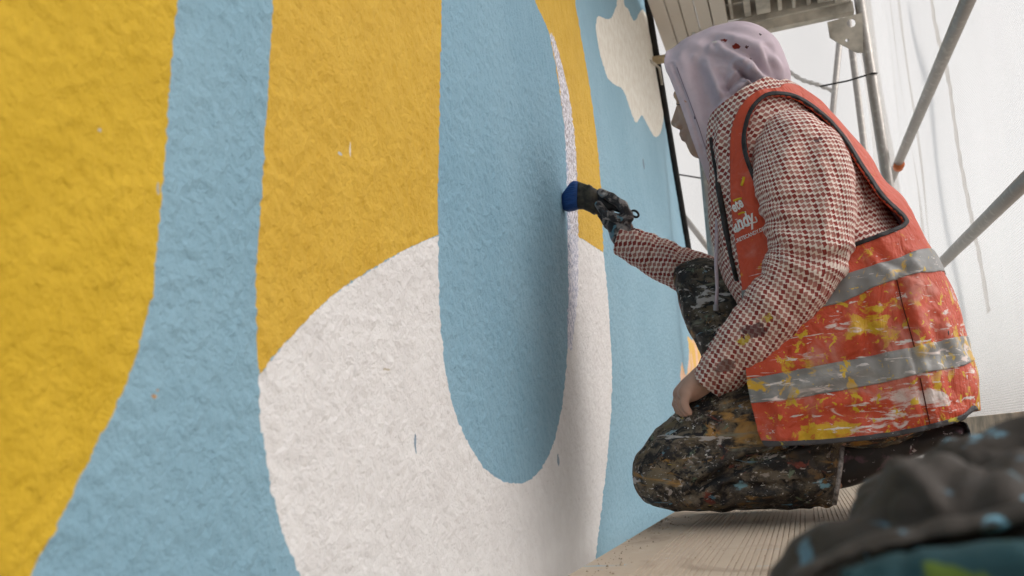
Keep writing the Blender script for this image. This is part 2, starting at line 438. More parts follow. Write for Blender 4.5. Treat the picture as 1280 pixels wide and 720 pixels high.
# ------------------------------------------------------------------ scaffold
steel = M('galvanised_steel', .45, .5); steel.b.inputs['Metallic'].default_value = .55
k = steel.noise(6, 5, .65); k2 = steel.step(steel.noise(38, 4), .52, .68)
steel.col(steel.mix(steel.math('MULTIPLY', k2, .6), steel.mix(k, (.29, .265, .245, 1), (.42, .39, .365, 1)), (.55, .52, .48, 1)))
steel.bump(steel.noise(80, 3), .15, .002); steel = steel.m
steel_dull = plain('dusty_steel', (.52, .47, .40, 1), .7, .2, 9, .2, 40, .3, .0)
green = plain('green_paint', (.16, .24, .16, 1), .6, .3)
orange_band = plain('orange_tape', (.62, .17, .06, 1), .6, .1)
YF = 4.32; ZT = 1.90                            # far frame; underside level of the deck above
tp = A(0, 0)
sc = empty('scaffold', (0.15, YF, GZ))
tag(sc, 'grey steel tube scaffold frame with posts, crossbars and diagonal braces', 'scaffold')
pt, pb = at(1071, -20, YF), at(1113, 250, YF)
px_top = pt+(pt-pb)*.8; px_bot = pb+(pb-pt)*((pb[2]-GZ)/(pt[2]-pb[2]))
XPO = pb[0]
tube('post', [px_bot, pb, px_top], .0242, steel, sc, 16)
XI = at(884, 240, YF)[0]
tube('post', [(XI, YF, GZ), (XI, YF, 3.4)], .0242, steel, sc, 16)
for yy in (.05, 6.75):
    for xx in ((XI, XO) if yy < 1 else (XI-.14, XO+.02)): tube('post', [(xx, yy, GZ), (xx, yy, 3.2)], .0242, steel, sc, 16)
tr0, tr1 = at(905, 49, YF), at(1073, 14.5, YF)
zt = float((tr0[2]+tr1[2])/2)
def bar(name, a, b, w, h, mat, parent, bev=.003):
    a = np.asarray(a, float); b = np.asarray(b, float); t = (b-a)/np.linalg.norm(b-a)
    s = np.cross(t, [0, 0, 1.0]); s /= np.linalg.norm(s); u = np.cross(s, t); V = []
    for p in (a, b):
        for i, j in ((-1, -1), (1, -1), (1, 1), (-1, 1)): V.append(p+s*w/2*i+u*h/2*j)
    o = mesh_obj(name, V, [(3, 2, 1, 0), (4, 5, 6, 7), (0, 1, 5, 4), (1, 2, 6, 5), (2, 3, 7, 6), (3, 0, 4, 7)], mat, parent, smooth=False)
    return bevel(o, bev) if bev else o
tl = np.array([XI, YF, tr0[2]-.01]); trr = np.array([at(1073, 14.5, YF)[0], YF, tr1[2]])
zt0 = min(tl[2], trr[2])
bar('transom', tl+(.02, 0, .022), trr+(-.02, 0, .022), .05, .052, steel_dull, sc)
bar('transom', tl+(.02, -.045, .05), trr+(-.03, -.045, .05), .02, .03, steel_dull, sc)
for yy in (.05, 6.75):
    xi, xo = (XI, XO) if yy < 1 else (XI-.14, XO+.02)
    bar('transom', (xi+.02, yy, zt0+.03), (xo-.02, yy, zt0+.03), .045, .05, steel_dull, sc)
for yy, xi, xo in ((.05, XI, XO), (YF, XI, XPO+.03), (6.75, XI-.14, XO+.02)): bar('transom', (xi, yy, -.085), (xo, yy, -.085), .045, .06, steel, sc)
# corner plate with two holes
def plate(name, pts, holes, Y, t, mat, parent):
    bm = bmesh.new()
    P = [at(x, y, Y) for x, y in pts]
    loops = [[(p[0], p[2]) for p in P]]
    for hx, hy, hw, hh in holes:
        c0 = at(hx, hy, Y); r = np.linalg.norm(at(hx+hw, hy, Y)-c0); r2 = np.linalg.norm(at(hx, hy+hh, Y)-c0)
        loops.append([(c0[0]+r*math.cos(a), c0[2]+r2*math.sin(a)) for a in np.linspace(0, 2*math.pi, 12, endpoint=False)])
    es = []
    for L in loops:
        vs = [bm.verts.new((x, Y, z)) for x, z in L]
        es += [bm.edges.new((vs[i], vs[(i+1) % len(vs)])) for i in range(len(vs))]
    bmesh.ops.triangle_fill(bm, use_beauty=True, use_dissolve=False, edges=es)
    V = np.array([v.co for v in bm.verts]); bm.verts.index_update(); F = [[v.index for v in f.verts] for f in bm.faces]; bm.free()
    o = mesh_obj(name, V, F, mat, parent, smooth=False); solid(o, t, 0); return o
plate('corner_plate', [(1034, 28), (1078, 16), (1079, 66), (1071, 66), (1048, 54), (1037, 47)], [(1064, 29, 5.5, 5.5), (1059, 50.5, 2.5, 2.2)], YF-.03, .006, steel_dull, sc)
def tube_px(name, a, b, X, r, mat, e0=0., e1=0.):
    a, b = atx(*a, X), atx(*b, X); d = b-a
    return tube(name, [a-d*e0, b+d*e1], r, mat, sc, 16), a, b
br, a_, b_ = tube_px('brace', (1210, 0), (1118, 215), XO-.03, .0215, steel, .9, .55)
d_ = (b_-a_)/np.linalg.norm(b_-a_); mid = atx(1123.5, 207, XO-.03)
tube('orange_band', [mid-d_*.03, mid+d_*.03], .0245, orange_band, br, 16)
tube_px('brace', (1282, 226), (1172, 334), XO+.02, .0215, steel, .9, .7)
fa, fb = at(1050, 45, 6.68), at(1036, 190, 6.68)
tube('brace', [fa+(fa-fb)*.3, fb+(fb-fa)*1.2], .022, steel, sc)
fa, fb = at(853, 268, 6.68), at(884, 308, 6.68)
tube('brace', [fa+(fa-fb)*.25, fb+(fb-fa)*1.2], .021, steel, sc)
fa, fb = at(842, 217, 6.70), at(890, 225, 6.70)
tube('tie_rod', [fa+(fa-fb)*.1, fb+(fb-fa)*3], .006, plain('dark_rod', (.05, .045, .045, 1)), sc, 8)
gp = at(861, 20, YF-.06)
ga, gb = at(859, -12, YF-.07), at(866, 42, YF-.07)
bar('hook_bracket', ga, gb, .028, .018, green, sc)
gc, gd = at(864, 30, YF-.09), at(868, 45, YF-.09)
bar('hook_bracket', gc, gd, .012, .016, plain('pale_plate', (.62, .62, .58, 1)), sc)
ga, gb = at(1050, -3, YF-.05), at(1076, -9, YF-.05)
bar('hook_bracket', ga, gb, .02, .022, green, sc)

# deck she kneels on: grooved plywood
wood = M('grooved_plywood', .8, .2)
n_a = wood.noise(3, 6, .65, stretch=(1, .25, 1)); n_b = wood.noise(60, 4, .6, stretch=(1, .12, 1)); n_c = wood.noise(11, 5, .7)
wc = wood.mix(n_a, (.42, .34, .265, 1), (.54, .455, .365, 1)); wc = wood.mix(wood.math('MULTIPLY', n_b, .35), wc, (.30, .23, .17, 1))
wc = wood.mix(wood.step(n_c, .56, .72, 0, .55), wc, (.52, .455, .38, 1))
wc = wood.splat(wc, (.24, .38, .47, 1), 13, .64, .72, 5.2, 6, stretch=(.5, 1.2, 1)); wc = wood.splat(wc, (.26, .40, .50, 1), 45, .70, .73, 15.2, 4); wc = wood.splat(wc, (.27, .21, .16, 1), 6, .55, .75, 25.2, 7)
wc = wood.splat(wc, (.16, .12, .09, 1), 70, .74, .78, 1.2, 3)
wc = wood.splat(wc, (.56, .50, .43, 1), 24, .66, .76, 8.2, 5)
wood.col(wc); wood.bump(wood.noise(160, 4, .65), .4, .0015); wood = wood.m
gdm = M('groove_dirt', .9); gdm.col(gdm.mix(gdm.step(gdm.noise(7, 5, .7), .35, .65), (.24, .185, .135, 1), (.46, .38, .30, 1))); groove_dirt = gdm.m
XD0 = -.313; XD1 = XO-.06
dk = empty('scaffold_deck', (0, 2, -.045)); tag(dk, 'worn grooved plywood platform the painter kneels on', 'platform')
def deck_board(x0, x1, name):
    gi = []; prof = [(x0, -.02), (x0, -.002), (x0+.003, 0)]
    x = x0+.02
    flat0 = x0+.085 if x0 < -.2 else x0+.02; x = flat0; i = 0
    while x < x1-.03:
        if i % 13 != 12:
            d = .0016 if x > x0 else 0
            gi.append(len(prof)+1); prof += [(x, 0), (x+.0006, -.0016), (x+.0020, -.0016), (x+.0026, 0)]
        x += .0088; i += 1
    prof += [(x1-.003, 0), (x1, -.002), (x1, -.02)]
    n = len(prof); ysec = [-.8, .2, .7, 1.2, 1.7, 2.2, 2.8, 3.5, 4.25]
    V = [(px_, y, pz) for y in ysec for px_, pz in prof]
    F = [(r*n+i+1, r*n+i, (r+1)*n+i, (r+1)*n+i+1) for r in range(len(ysec)-1) for i in range(n-1)]
    F += [(r*n, r*n+n-1, (r+1)*n+n-1, (r+1)*n) for r in range(len(ysec)-1)]
    F += [tuple(range(n)), tuple((len(ysec)-1)*n+i for i in range(n))[::-1]]
    o = mesh_obj(name, V, F, wood, dk, smooth=False); o.data.materials.append(groove_dirt)
    for r in range(len(ysec)-1):
        for i in gi: o.data.polygons[r*(n-1)+i].material_index = 1
    return o
deck_board(XD0, XD0+.61, 'deck_board'); deck_board(XD0+.6115, XD1, 'deck_board')
for xx in (XD0+.012, XD0+.585, XD1-.03): box('side_rail', (xx-.012, -.8, -.055), (xx+.012, 4.25, -.0205), steel, dk)
# crumbs along the wall edge of the deck
cv = []; cf = []
for i in range(170):
    y = rng.uniform(1.0, 2.1); x = XD0+.01+abs(rng.normal(0, .03)) if i < 110 else rng.uniform(XD0, .1); s = rng.uniform(.0007, .0022)*(2.0 if i % 17 == 0 else 1); q = len(cv)
    t = rng.uniform(0, 6.28)
    for k4 in range(4):
        cv.append((x+s*math.cos(t+k4*1.57)*rng.uniform(.6, 1.4), y+s*1.3*math.sin(t+k4*1.57), .0006))
    cv.append((x, y, .0006+s*rng.uniform(.8, 1.5))); cf += [(q+j, q+(j+1) % 4, q+4) for j in range(4)]
cr = mesh_obj('crumbs', cv, cf, plain('crumb', (.42, .34, .26, 1), .9, .3, 300, 0), None, smooth=False); cr['kind'] = 'stuff'
tag(cr, 'crumbs of plaster and sawdust scattered on the platform', 'debris')
# toe board
tbw = plain('toe_board_wood', (.62, .49, .38, 1), .85, .2, 12, .3, 60)
t0, t1 = atx(1206, 520.5, XO-.055), atx(1281, 515.5, XO-.055)
zt_b = (t0[2]+t1[2])/2
tbo = box('toe_board', (XO-.055, -.8, .001), (XO-.025, 4.25, float(zt_b)), tbw, None, .003)
tag(tbo, 'brown wooden toe board along the net side of the platform', 'board')
# deck above: steel pan with ribs
XS0, XS1 = XI+.07, XI+.07+.62
ud = empty('upper_deck', ((XS0+XS1)/2, 2.5, zt0+.06)); tag(ud, 'dusty ribbed steel deck overhead, its ribs ending at the crossbar', 'platform')
box('pan', (XS0, -.4, zt0+.155), (XS1, YF-.06, zt0+.162), steel_dull, ud)
box('side_rail', (XS0, -.4, zt0+.062), (XS0+.03, YF-.055, zt0+.1545), steel_dull, ud, .003)
box('side_rail', (XS1-.03, -.4, zt0+.062), (XS1, YF-.055, zt0+.1545), steel_dull, ud, .003)
for i, (cx, w) in enumerate(((893, 16), (914, 4), (934, 8), (954, 17), (975, 5), (993, 4), (1012, 5), (1034, 20))):
    x = at(cx, 10, YF-.1)[0]; wm = w/262.
    box('rib', (x-wm/2, -.4, zt0+.07), (x+wm/2, YF-.07, zt0+.1545), steel_dull, ud, .003)
box('end_flange', (XS0, YF-.054, zt0+.076), (XS1, YF-.048, zt0+.16), steel_dull, ud)
# pale plank deck against the wall
pale = M('pale_plank', .8, .2)
pc = pale.mix(pale.noise(2.5, 5, .6, stretch=(1, .3, 1)), (.56, .49, .42, 1), (.68, .62, .55, 1))
pc = pale.splat(pc, (.42, .35, .28, 1), 16, .66, .74, 3.3, 4); pale.col(pc); pale.bump(pale.noise(60, 4), .2, .002); pale = pale.m
pdk = empty('inner_deck', (XW+.13, 4, zt0+.02)); tag(pdk, 'pale plank deck overhead running along the top of the wall', 'platform')
xp = [XW+.035, XW+.105, XW+.165, XW+.225, XW+.29, XW+.36]
for i in range(5): box('plank', (xp[i]+.002, 1.2, zt0+.03+.006*(i % 2)), (xp[i+1]-.003, 6.6, zt0+.07), pale, pdk, .004)
for yb in (1.3, 6.52): box('crosspiece', (xp[0], yb, zt0-.012), (xp[-1], yb+.07, zt0+.0285), pale, pdk, .003)
# wall tie
wt0 = atx(816, 76, XW); ty = wt0[1]
wtm = plain('tan_plastic', (.50, .40, .26, 1), .6, .2)
wtie = empty('wall_tie', (XW, ty, wt0[2])); tag(wtie, 'short tan wall tie sticking out at the dark wall edge', 'wall tie')
tube('tie_bar', [(XW-.01, ty, wt0[2]), (XW+.16, ty, wt0[2]+.0)], .02, wtm, wtie)
tube('hook', [(XW-.004, ty-.12, wt0[2]-.045), (XW+.012, ty-.06, wt0[2]-.04), (XW+.03, ty-.02, wt0[2]-.05), (XW+.035, ty-.01, wt0[2]-.13)], .006, steel_dull, wtie, 8)

# ------------------------------------------------------------------ debris nets
def net_mat(name, scale_u, scale_v, axis_u, k=1.0):
    m = M(name, .8, .1); t = m.t
    sep = m.nd('ShaderNodeSeparateXYZ'); m.put(sep.inputs[0], m.co)
    u = sep.outputs[axis_u]; v = sep.outputs[2]
    wu = m.math('SINE', m.math('MULTIPLY', u, scale_u)); wv = m.math('SINE', m.math('MULTIPLY', v, scale_v))
    thr = m.math('MAXIMUM', m.step(wu, .35, .95), m.step(wv, .1, .9))
    big = m.noise(1.6, 5, .6, stretch=(1, 1, .4))
    dif = m.nd('ShaderNodeBsdfDiffuse'); tra = m.nd('ShaderNodeBsdfTranslucent'); trn = m.nd('ShaderNodeBsdfTransparent')
    cc = m.mix(big, (.33*k, .317*k, .306*k, 1), (.45*k, .437*k, .425*k, 1))
    m.put(dif.inputs[0], cc); m.put(tra.inputs[0], cc)
    m1 = m.nd('ShaderNodeMixShader'); m1.inputs[0].default_value = .72; t.links.new(dif.outputs[0], m1.inputs[1]); t.links.new(tra.outputs[0], m1.inputs[2])
    m2 = m.nd('ShaderNodeMixShader'); m.put(m2.inputs[0], m.math('ADD', m.math('MULTIPLY', thr, .34), .46))
    t.links.new(trn.outputs[0], m2.inputs[1]); t.links.new(m1.outputs[0], m2.inputs[2])
    t.links.new(m2.outputs[0], t.nodes['Material Output'].inputs['Surface'])
    return m.m
band = M('net_band', .8); band.col((.66, .65, .64, 1)); _t = band.t
bt = band.nd('ShaderNodeBsdfTranslucent'); bt.inputs[0].default_value = (.54, .53, .52, 1); bmx = band.nd('ShaderNodeMixShader'); bmx.inputs[0].default_value = .85
_t.links.new(band.b.outputs[0], bmx.inputs[1]); _t.links.new(bt.outputs[0], bmx.inputs[2]); _t.links.new(bmx.outputs[0], _t.nodes['Material Output'].inputs['Surface']); band = band.m
XN = XO+.09
def sheet(name, fn, nu, nv, mat, parent=None):
    V = [fn(i/(nu-1), j/(nv-1)) for i in range(nu) for j in range(nv)]
    F = [(i*nv+j, (i+1)*nv+j, (i+1)*nv+j+1, i*nv+j+1) for i in range(nu-1) for j in range(nv-1)]
    return mesh_obj(name, V, F, mat, parent)
def fold(y, z): return .012*math.sin(y*2.3+z*.6)+.007*math.sin(y*9+z*2.0)*math.exp(-((y-4.2)/1.2)**2)+.01*math.sin(z*1.7+y)+.006*math.sin(z*5+y*3)+.012*math.sin(y*21+math.sin(z*2))*math.exp(-((y-4.6)/.5)**2)
XNf = max(XPO+.06, XO+.05)
def outer_net(u, v):
    y = -1.6+u*8.5; z = GZ+.3+v*5.6
    return (XN+(XNf-XN)*max(0, min(1, (y-2)/2.4))+fold(y, z)+(.06 if y > 6 else 0), y, z)
on = sheet('debris_net', outer_net, 170, 60, net_mat('white_net', 2*math.pi/.011, 2*math.pi/.0085, 1))
tag(on, 'white woven debris net hung along the outer side of the scaffold', 'netting', 'debris nets')
def end_net(u, v):
    x = XW-.9+u*(XNf+.1-XW+.9); z = GZ+.3+v*5.6
    return (x, 6.95+.02*math.sin(x*6+z*1.4)+.012*math.sin(z*4), z)
en = sheet('debris_net', end_net, 50, 60, net_mat('white_end_net', 2*math.pi/.012, 2*math.pi/.009, 0, 2.0))
tag(en, 'white debris net closing off the far end of the scaffold', 'netting', 'debris nets')
def band_strip(P, w, parent, nrm):
    P = catmull(np.array(P), 5, False); V = []; F = []
    for i, p in enumerate(P):
        t = P[min(i+1, len(P)-1)]-P[max(i-1, 0)]; s = np.cross(t, nrm); s /= np.linalg.norm(s); ww = w*(1+.25*math.sin(i*1.9))
        V += [p-s*ww/2, p+s*ww/2]
    for i in range(len(P)-1): F.append((2*i, 2*i+1, 2*i+3, 2*i+2))
    o = mesh_obj('eyelet_band', V, F, band, parent); return solid(o, .001, 0)
band_strip([atx(x, y, XN+.05) for x, y in ((1163, -12), (1168, 25), (1176, 60), (1186, 100), (1190, 130), (1197, 180), (1204, 220), (1212, 260), (1218, 290), (1226, 330), (1236, 390))], .07, on, np.array([1., 0, 0]))
band_strip([at(x, y, 6.90) for x, y in ((978, 84), (990, 92), (1003, 100), (1016, 104), (1028, 108), (1042, 114))], .03, en, np.array([0, 1., 0]))
z0, z1, z2 = at(1025, 108, YF+.1), at(1060, 101, YF+.05), at(1091, 91.5, YF-.03)
zt_o = tube('cable_tie', [z0, z1, z2, z2+np.array([.02, .02, .004])], .0042, dark_edge, None, 8); tag(zt_o, 'thin black cable tie looped round the wrapped post', 'cable tie')

# ================================================================== the painter
def fold_disp(V, N, lines, dy_side=None):
    """push creases (negative) and ridges (positive) into cloth; lines: (px polyline, dy, depth, width)"""
    V = V.copy()
    for pts, dy, depth, width in lines:
        L = [A(x, y, dy)[[0, 2]] for x, y in pts]; L = catmull(np.array(L), 4, False)
        d = line_dist(V[:, 0], V[:, 2], L)
        near = 1/(1+np.exp((V[:, 1]-(YP+dy+.035))/.012))
        # fade at the ends of the crease
        e = np.minimum(np.hypot(V[:, 0]-L[0][0], V[:, 2]-L[0][1]), np.hypot(V[:, 0]-L[-1][0], V[:, 2]-L[-1][1]))
        fade = np.clip(e/(width*1.6), .15, 1)
        prof = np.exp(-(d/width)**2)-.45*np.exp(-((d-1.7*width)/width)**2)
        V += N*(depth*prof*near*fade)[:, None]
    return V
def soft_noise(V, N, amp, sc, seed):
    n = vnoise(V[:, 0]/sc+V[:, 1]*3, V[:, 2]/sc-V[:, 1]*5, seed)-.5+.5*(vnoise(V[:, 0]/sc*2.1, (V[:, 2]+V[:, 1])/sc*2.1, seed+5)-.5)
    return V+N*(amp*n)[:, None]
def axis_uv(V, axis):
    """u round the limb, v along it"""
    P = catmull(np.asarray(axis), 6, False); best = np.full(len(V), 1e9); vv = np.zeros(len(V)); ang = np.zeros(len(V)); s = 0; rad = np.zeros(len(V))
    for i in range(len(P)-1):
        e = P[i+1]-P[i]; L = np.linalg.norm(e); h = ((V-P[i])@e)/L**2
        lo = -9 if i == 0 else 0; hi = 9 if i == len(P)-2 else 1
        hc = np.clip(h, lo, hi); q = V-(P[i]+hc[:, None]*e); d = np.linalg.norm(q, axis=1)
        m = d < best; best[m] = d[m]; vv[m] = s+hc[m]*L
        t = e/L; nrm = np.cross(t, [0, 1, 0]); nrm /= np.linalg.norm(nrm); yb = np.cross(nrm, t)
        ang[m] = np.arctan2(q[m]@nrm, -(q[m]@yb)*np.sign(yb[1])); s += L
    return vv, ang
def cloth_uv(V, axis, R, R2=None):
    vv, ang = axis_uv(V, axis); R2 = R if R2 is None else R2; L = np.linalg.norm(np.diff(np.asarray(axis), axis=0), axis=1).sum()
    return np.stack([ang*(R+(R2-R)*np.clip(vv/L, 0, 1)), vv], 1)

def sleeve_uv(V, axis, yc, Wd):
    """unrolled flat across the face of a sleeve, carried on round its sides"""
    P = catmull(np.asarray(axis), 6, False)[:, [0, 2]]; Q = V[:, [0, 2]]; best = np.full(len(V), 1e9); vv = np.zeros(len(V)); off = np.zeros(len(V)); s_ = 0
    for i in range(len(P)-1):
        e = P[i+1]-P[i]; L = np.linalg.norm(e); h = ((Q-P[i])@e)/L**2
        hc = np.clip(h, -9 if i == 0 else 0, 9 if i == len(P)-2 else 1); q = Q-(P[i]+hc[:, None]*e); d = np.linalg.norm(q, axis=1); m = d < best
        best[m] = d[m]; vv[m] = s_+hc[m]*L; off[m] = (q[m]@np.array([e[1], -e[0]]))/L; s_ += L
    w = np.clip(np.abs(off)/.085, 0, 1)**3
    return np.stack([-off-np.sign(off)*w*(V[:, 1]-yc+Wd), vv], 1)
# ---------------- materials
SG = -1.0
def jacket_mat():
    m = M('woven_jacket', .9, .1)
    uv = m.nd('ShaderNodeUVMap'); uv.uv_map = 'UVMap'
    sx = m.nd('ShaderNodeSeparateXYZ'); m.put(sx.inputs[0], uv.outputs[0])
    wr = m.math('MULTIPLY', m.math('SUBTRACT', m.noise(60, 4), .5), .006)
    v = m.math('ADD', sx.outputs[1], wr); u = m.math('ADD', m.math('ADD', sx.outputs[0], wr), m.math('MULTIPLY', v, -.28))
    t = 1/.0098                                             # pitch of the checks
    us = m.math('MULTIPLY', u, t); vs = m.math('MULTIPLY', v, t); iu = m.math('FLOOR', us); iv = m.math('FLOOR', vs)
    pm = lambda a, k: m.math('FLOORED_MODULO', a, float(k))
    x_ = m.math('SUBTRACT', m.math('SUBTRACT', us, iu), .5); y_ = m.math('SUBTRACT', m.math('SUBTRACT', vs, iv), .5)
    xr = m.math('ABSOLUTE', m.math('ADD', x_, m.math('MULTIPLY', y_, SG*.5))); yr = m.math('ABSOLUTE', m.math('ADD', y_, m.math('MULTIPLY', x_, SG*-.5)))
    sel = m.step(m.math('MAXIMUM', m.math('DIVIDE', xr, .46), m.math('DIVIDE', yr, .39)), .88, 1.12, 1, 0)
    colr = m.math('MAXIMUM', m.math('LESS_THAN', pm(iu, 3), 1.0), m.math('MULTIPLY', m.math('LESS_THAN', pm(iv, 4), 1.0), .7))
    red = m.mix(m.noise(40, 2), (.23, .04, .036, 1), (.32, .07, .06, 1)); tan = (.43, .185, .155, 1)
    dark = m.mix(m.math('MULTIPLY', colr, 1.0), tan, red)
    cream = m.mix(m.noise(18, 3), (.74, .62, .55, 1), (.86, .75, .68, 1))
    c = m.mix(sel, cream, dark)
    c = m.splat(c, (.075, .045, .05, 1), 11, .70, .74, 4.0, 4)
    c = m.splat(c, (.60, .42, .03, 1), 17, .745, .765, 9.0, 3)
    c = m.splat(c, (.26, .20, .19, 1), 5, .62, .78, 14.0, 5)
    gq = m.nd('ShaderNodeNewGeometry'); sq = m.nd('ShaderNodeSeparateXYZ'); m.put(sq.inputs[0], gq.outputs['Position'])
    jw = m.math('MULTIPLY', m.math('SUBTRACT', m.noise(70, 5, .7, off=3), .5), .05)
    for dx0, dy0, rx, ry, dc in ((940, 412, 19, 9, (.085, .04, .045, 1)), (958, 397, 7, 4, (.55, .42, .05, 1)), (928, 424, 7, 5, (.55, .42, .05, 1)), (1022, 167, 6, 5, (.10, .04, .045, 1)), (905, 455, 14, 7, (.16, .09, .08, 1)), (960, 182, 4, 3, (.12, .08, .07, 1))):
        p = A(dx0, dy0, -.30); ax_ = m.math('DIVIDE', m.math('SUBTRACT', m.math('ADD', sq.outputs[0], jw), p[0]), rx/700.); az_ = m.math('DIVIDE', m.math('SUBTRACT', m.math('ADD', sq.outputs[2], m.math('MULTIPLY', jw, .8)), p[2]), ry/700.)
        c = m.mix(m.step(m.math('ADD', m.math('MULTIPLY', ax_, ax_), m.math('MULTIPLY', az_, az_)), .5, 1.1, .85, 0), c, dc)
    m.col(c)
    fu = m.math('SINE', m.math('MULTIPLY', u, t*2*math.pi)); fv = m.math('SINE', m.math('MULTIPLY', v, t*2*math.pi))
    b = m.bump(m.math('ADD', m.math('MULTIPLY', m.math('ABSOLUTE', fu), .5), m.math('MULTIPLY', m.math('ABSOLUTE', fv), .5)), .5, .002)
    m.bump(m.noise(22, 3), .35, .008, b)
    return m.m
def trouser_mat():
    m = M('painted_trousers', .62, .3)
    c = m.mix(m.noise(9, 4), (.010, .009, .010, 1), (.04, .034, .032, 1))
    low = m.step(m.noise(4, 3, off=3.1), .36, .58)
    c = m.mix(m.math('MULTIPLY', m.step(m.noise(26, 8, .75, off=6), .42, .60), low), c, m.mix(m.noise(18, 5, .7, off=2), (.085, .064, .046, 1), (.30, .24, .17, 1)))
    for col, sc_, lo, hi, off, mk in (((.17, .13, .08, 1), 20, .53, .62, 1, low), ((.42, .22, .06, 1), 17, .57, .66, 5, low), ((.22, .055, .04, 1), 25, .62, .68, 8, None),
            ((.15, .19, .13, 1), 30, .61, .68, 12, None), ((.26, .37, .42, 1), 19, .665, .70, 17, None), ((.02, .02, .022, 1), 30, .55, .62, 19, None), ((.52, .46, .42, 1), 34, .635, .67, 22, None), ((.60, .44, .06, 1), 34, .68, .71, 26, None),
            ((.12, .26, .36, 1), 27, .665, .69, 31, None), ((.66, .62, .58, 1), 75, .645, .68, 37, None), ((.60, .57, .55, 1), 130, .64, .67, 39, low), ((.42, .36, .32, 1), 55, .61, .66, 44, low), ((.015, .013, .014, 1), 70, .57, .63, 51, None)):
        c = m.splat(c, col, sc_, lo, hi, off, 8, mk, (.8, .8, 1.2))
    for col, sc_, lo, hi, off in (((.40, .22, .07, 1), 12, .58, .68, 81), ((.20, .37, .44, 1), 14, .63, .68, 86), ((.24, .23, .17, 1), 12, .60, .70, 91), ((.50, .46, .44, 1), 20, .63, .66, 61), ((.16, .27, .34, 1), 16, .65, .68, 66), ((.30, .10, .08, 1), 17, .66, .69, 71)):
        c = m.splat(c, col, sc_, lo, hi, off, 7, None, (.5, .6, 1.7))
    m.col(c)
    m.put(m.b.inputs['Roughness'], m.step(m.noise(20, 3), .3, .7, .5, .85))
    b = m.bump(m.noise(34, 5, .65), .5, .006); m.bump(m.noise(150, 3), .3, .002, b)
    return m.m
def vest_paint(m, c, film=(.58, .22, .17, 1)):
    g = m.nd('ShaderNodeNewGeometry'); s = m.nd('ShaderNodeSeparateXYZ'); m.put(s.inputs[0], g.outputs['Position'])
    low = m.step(s.outputs[2], .62, .30, 0, 1)              # the lower half is the most splashed
    lowv = m.math('ADD', m.math('MULTIPLY', low, .085), -.085)
    def sp(c, col, sc_, lo, hi, off, stretch=None, w=True, det=5):
        n = m.noise(sc_, det, .62, off=off, dist=.7, stretch=stretch)
        if w: n = m.math('ADD', n, lowv)
        return m.mix(m.step(n, lo, hi), c, col)
    c = sp(c, (.62, .36, .02, 1), 15, .55, .60, 2.0, None, True, 8)
    c = sp(c, (.60, .40, .015, 1), 25, .63, .655, 7.0)
    c = sp(c, (.72, .60, .56, 1), 15, .575, .64, 12.0, (.5, 1, 2.4), True, 8)
    c = sp(c, (.74, .68, .66, 1), 40, .63, .66, 18.0, (.45, 1, 2.2))
    c = sp(c, film, 9, .48, .72, 25.0)
    c = sp(c, (.70, .64, .61, 1), 26, .60, .64, 29.0, (.35, 1, 3.0), True, 8)
    c = sp(c, (.64, .42, .03, 1), 44, .60, .63, 31.0, None, True, 6)
    c = sp(c, (.13, .28, .42, 1), 14, .72, .735, 33.0, None, False)
    c = sp(c, (.03, .025, .03, 1), 32, .71, .725, 41.0)
    c = sp(c, (.68, .48, .04, 1), 70, .66, .68, 47.0)
    return c
def vest_mat():
    m = M('orange_vest', .55, .35)
    c = m.mix(m.noise(5, 4), (.47, .055, .022, 1), (.60, .085, .035, 1))
    m.col(vest_paint(m, c)); b = m.bump(m.math('ABSOLUTE', m.math('SUBTRACT', m.noise(9, 4, .6, dist=.8, off=3, stretch=(1, 1, .6)), .5)), .7, .035); b = m.bump(m.noise(20, 5, .6, dist=.5), .6, .010, b); m.bump(m.noise(230, 2), .15, .001, b)
    return m.m
def strip_mat():
    m = M('reflective_strip', .42, .5); c = m.mix(m.noise(40, 4), (.17, .165, .16, 1), (.245, .24, .235, 1))
    m.col(vest_paint(m, c, (.36, .345, .33, 1))); m.bump(m.noise(24, 5), .4, .006); return m.m
def hood_mat():
    m = M('lilac_hood', .9, .1)
    c = m.mix(m.noise(7, 4), (.50, .405, .46, 1), (.58, .485, .535, 1))
    c = m.mix(m.math('MULTIPLY', m.step(m.noise(60, 4), .45, .7), .15), c, (.30, .25, .30, 1))
    m.put(m.b.inputs['Base Color'], c); m.bump(m.noise(420, 2), .25, .001); return m
JM, TM, VM, SM = jacket_mat(), trouser_mat(), vest_mat(), strip_mat()
HM = hood_mat()
dab = [(905, 54, 5, 2.2, (.22, .03, .02, 1)), (921, 62, 5.5, 3, (.20, .028, .018, 1)), (934, 64, 1.8, 1.6, (.08, .03, .03, 1)), (939, 76.5, 2, 1.8, (.09, .03, .03, 1)), (894, 55, 4, 3.2, (.62, .58, .54, 1)), (858, 130, 1.8, 1.8, (.45, .28, .22, 1)), (870, 151, 1.4, 1.6, (.1, .09, .12, 1)), (950, 42, 1.6, 1.6, (.1, .08, .09, 1))]
sepn = HM.nd('ShaderNodeSeparateXYZ'); gpos = HM.nd('ShaderNodeNewGeometry'); HM.put(sepn.inputs[0], gpos.outputs['Position'])
wv = HM.math('MULTIPLY', HM.math('SUBTRACT', HM.noise(140, 3), .5), .012); hc = HM.b.inputs['Base Color'].links[0].from_socket
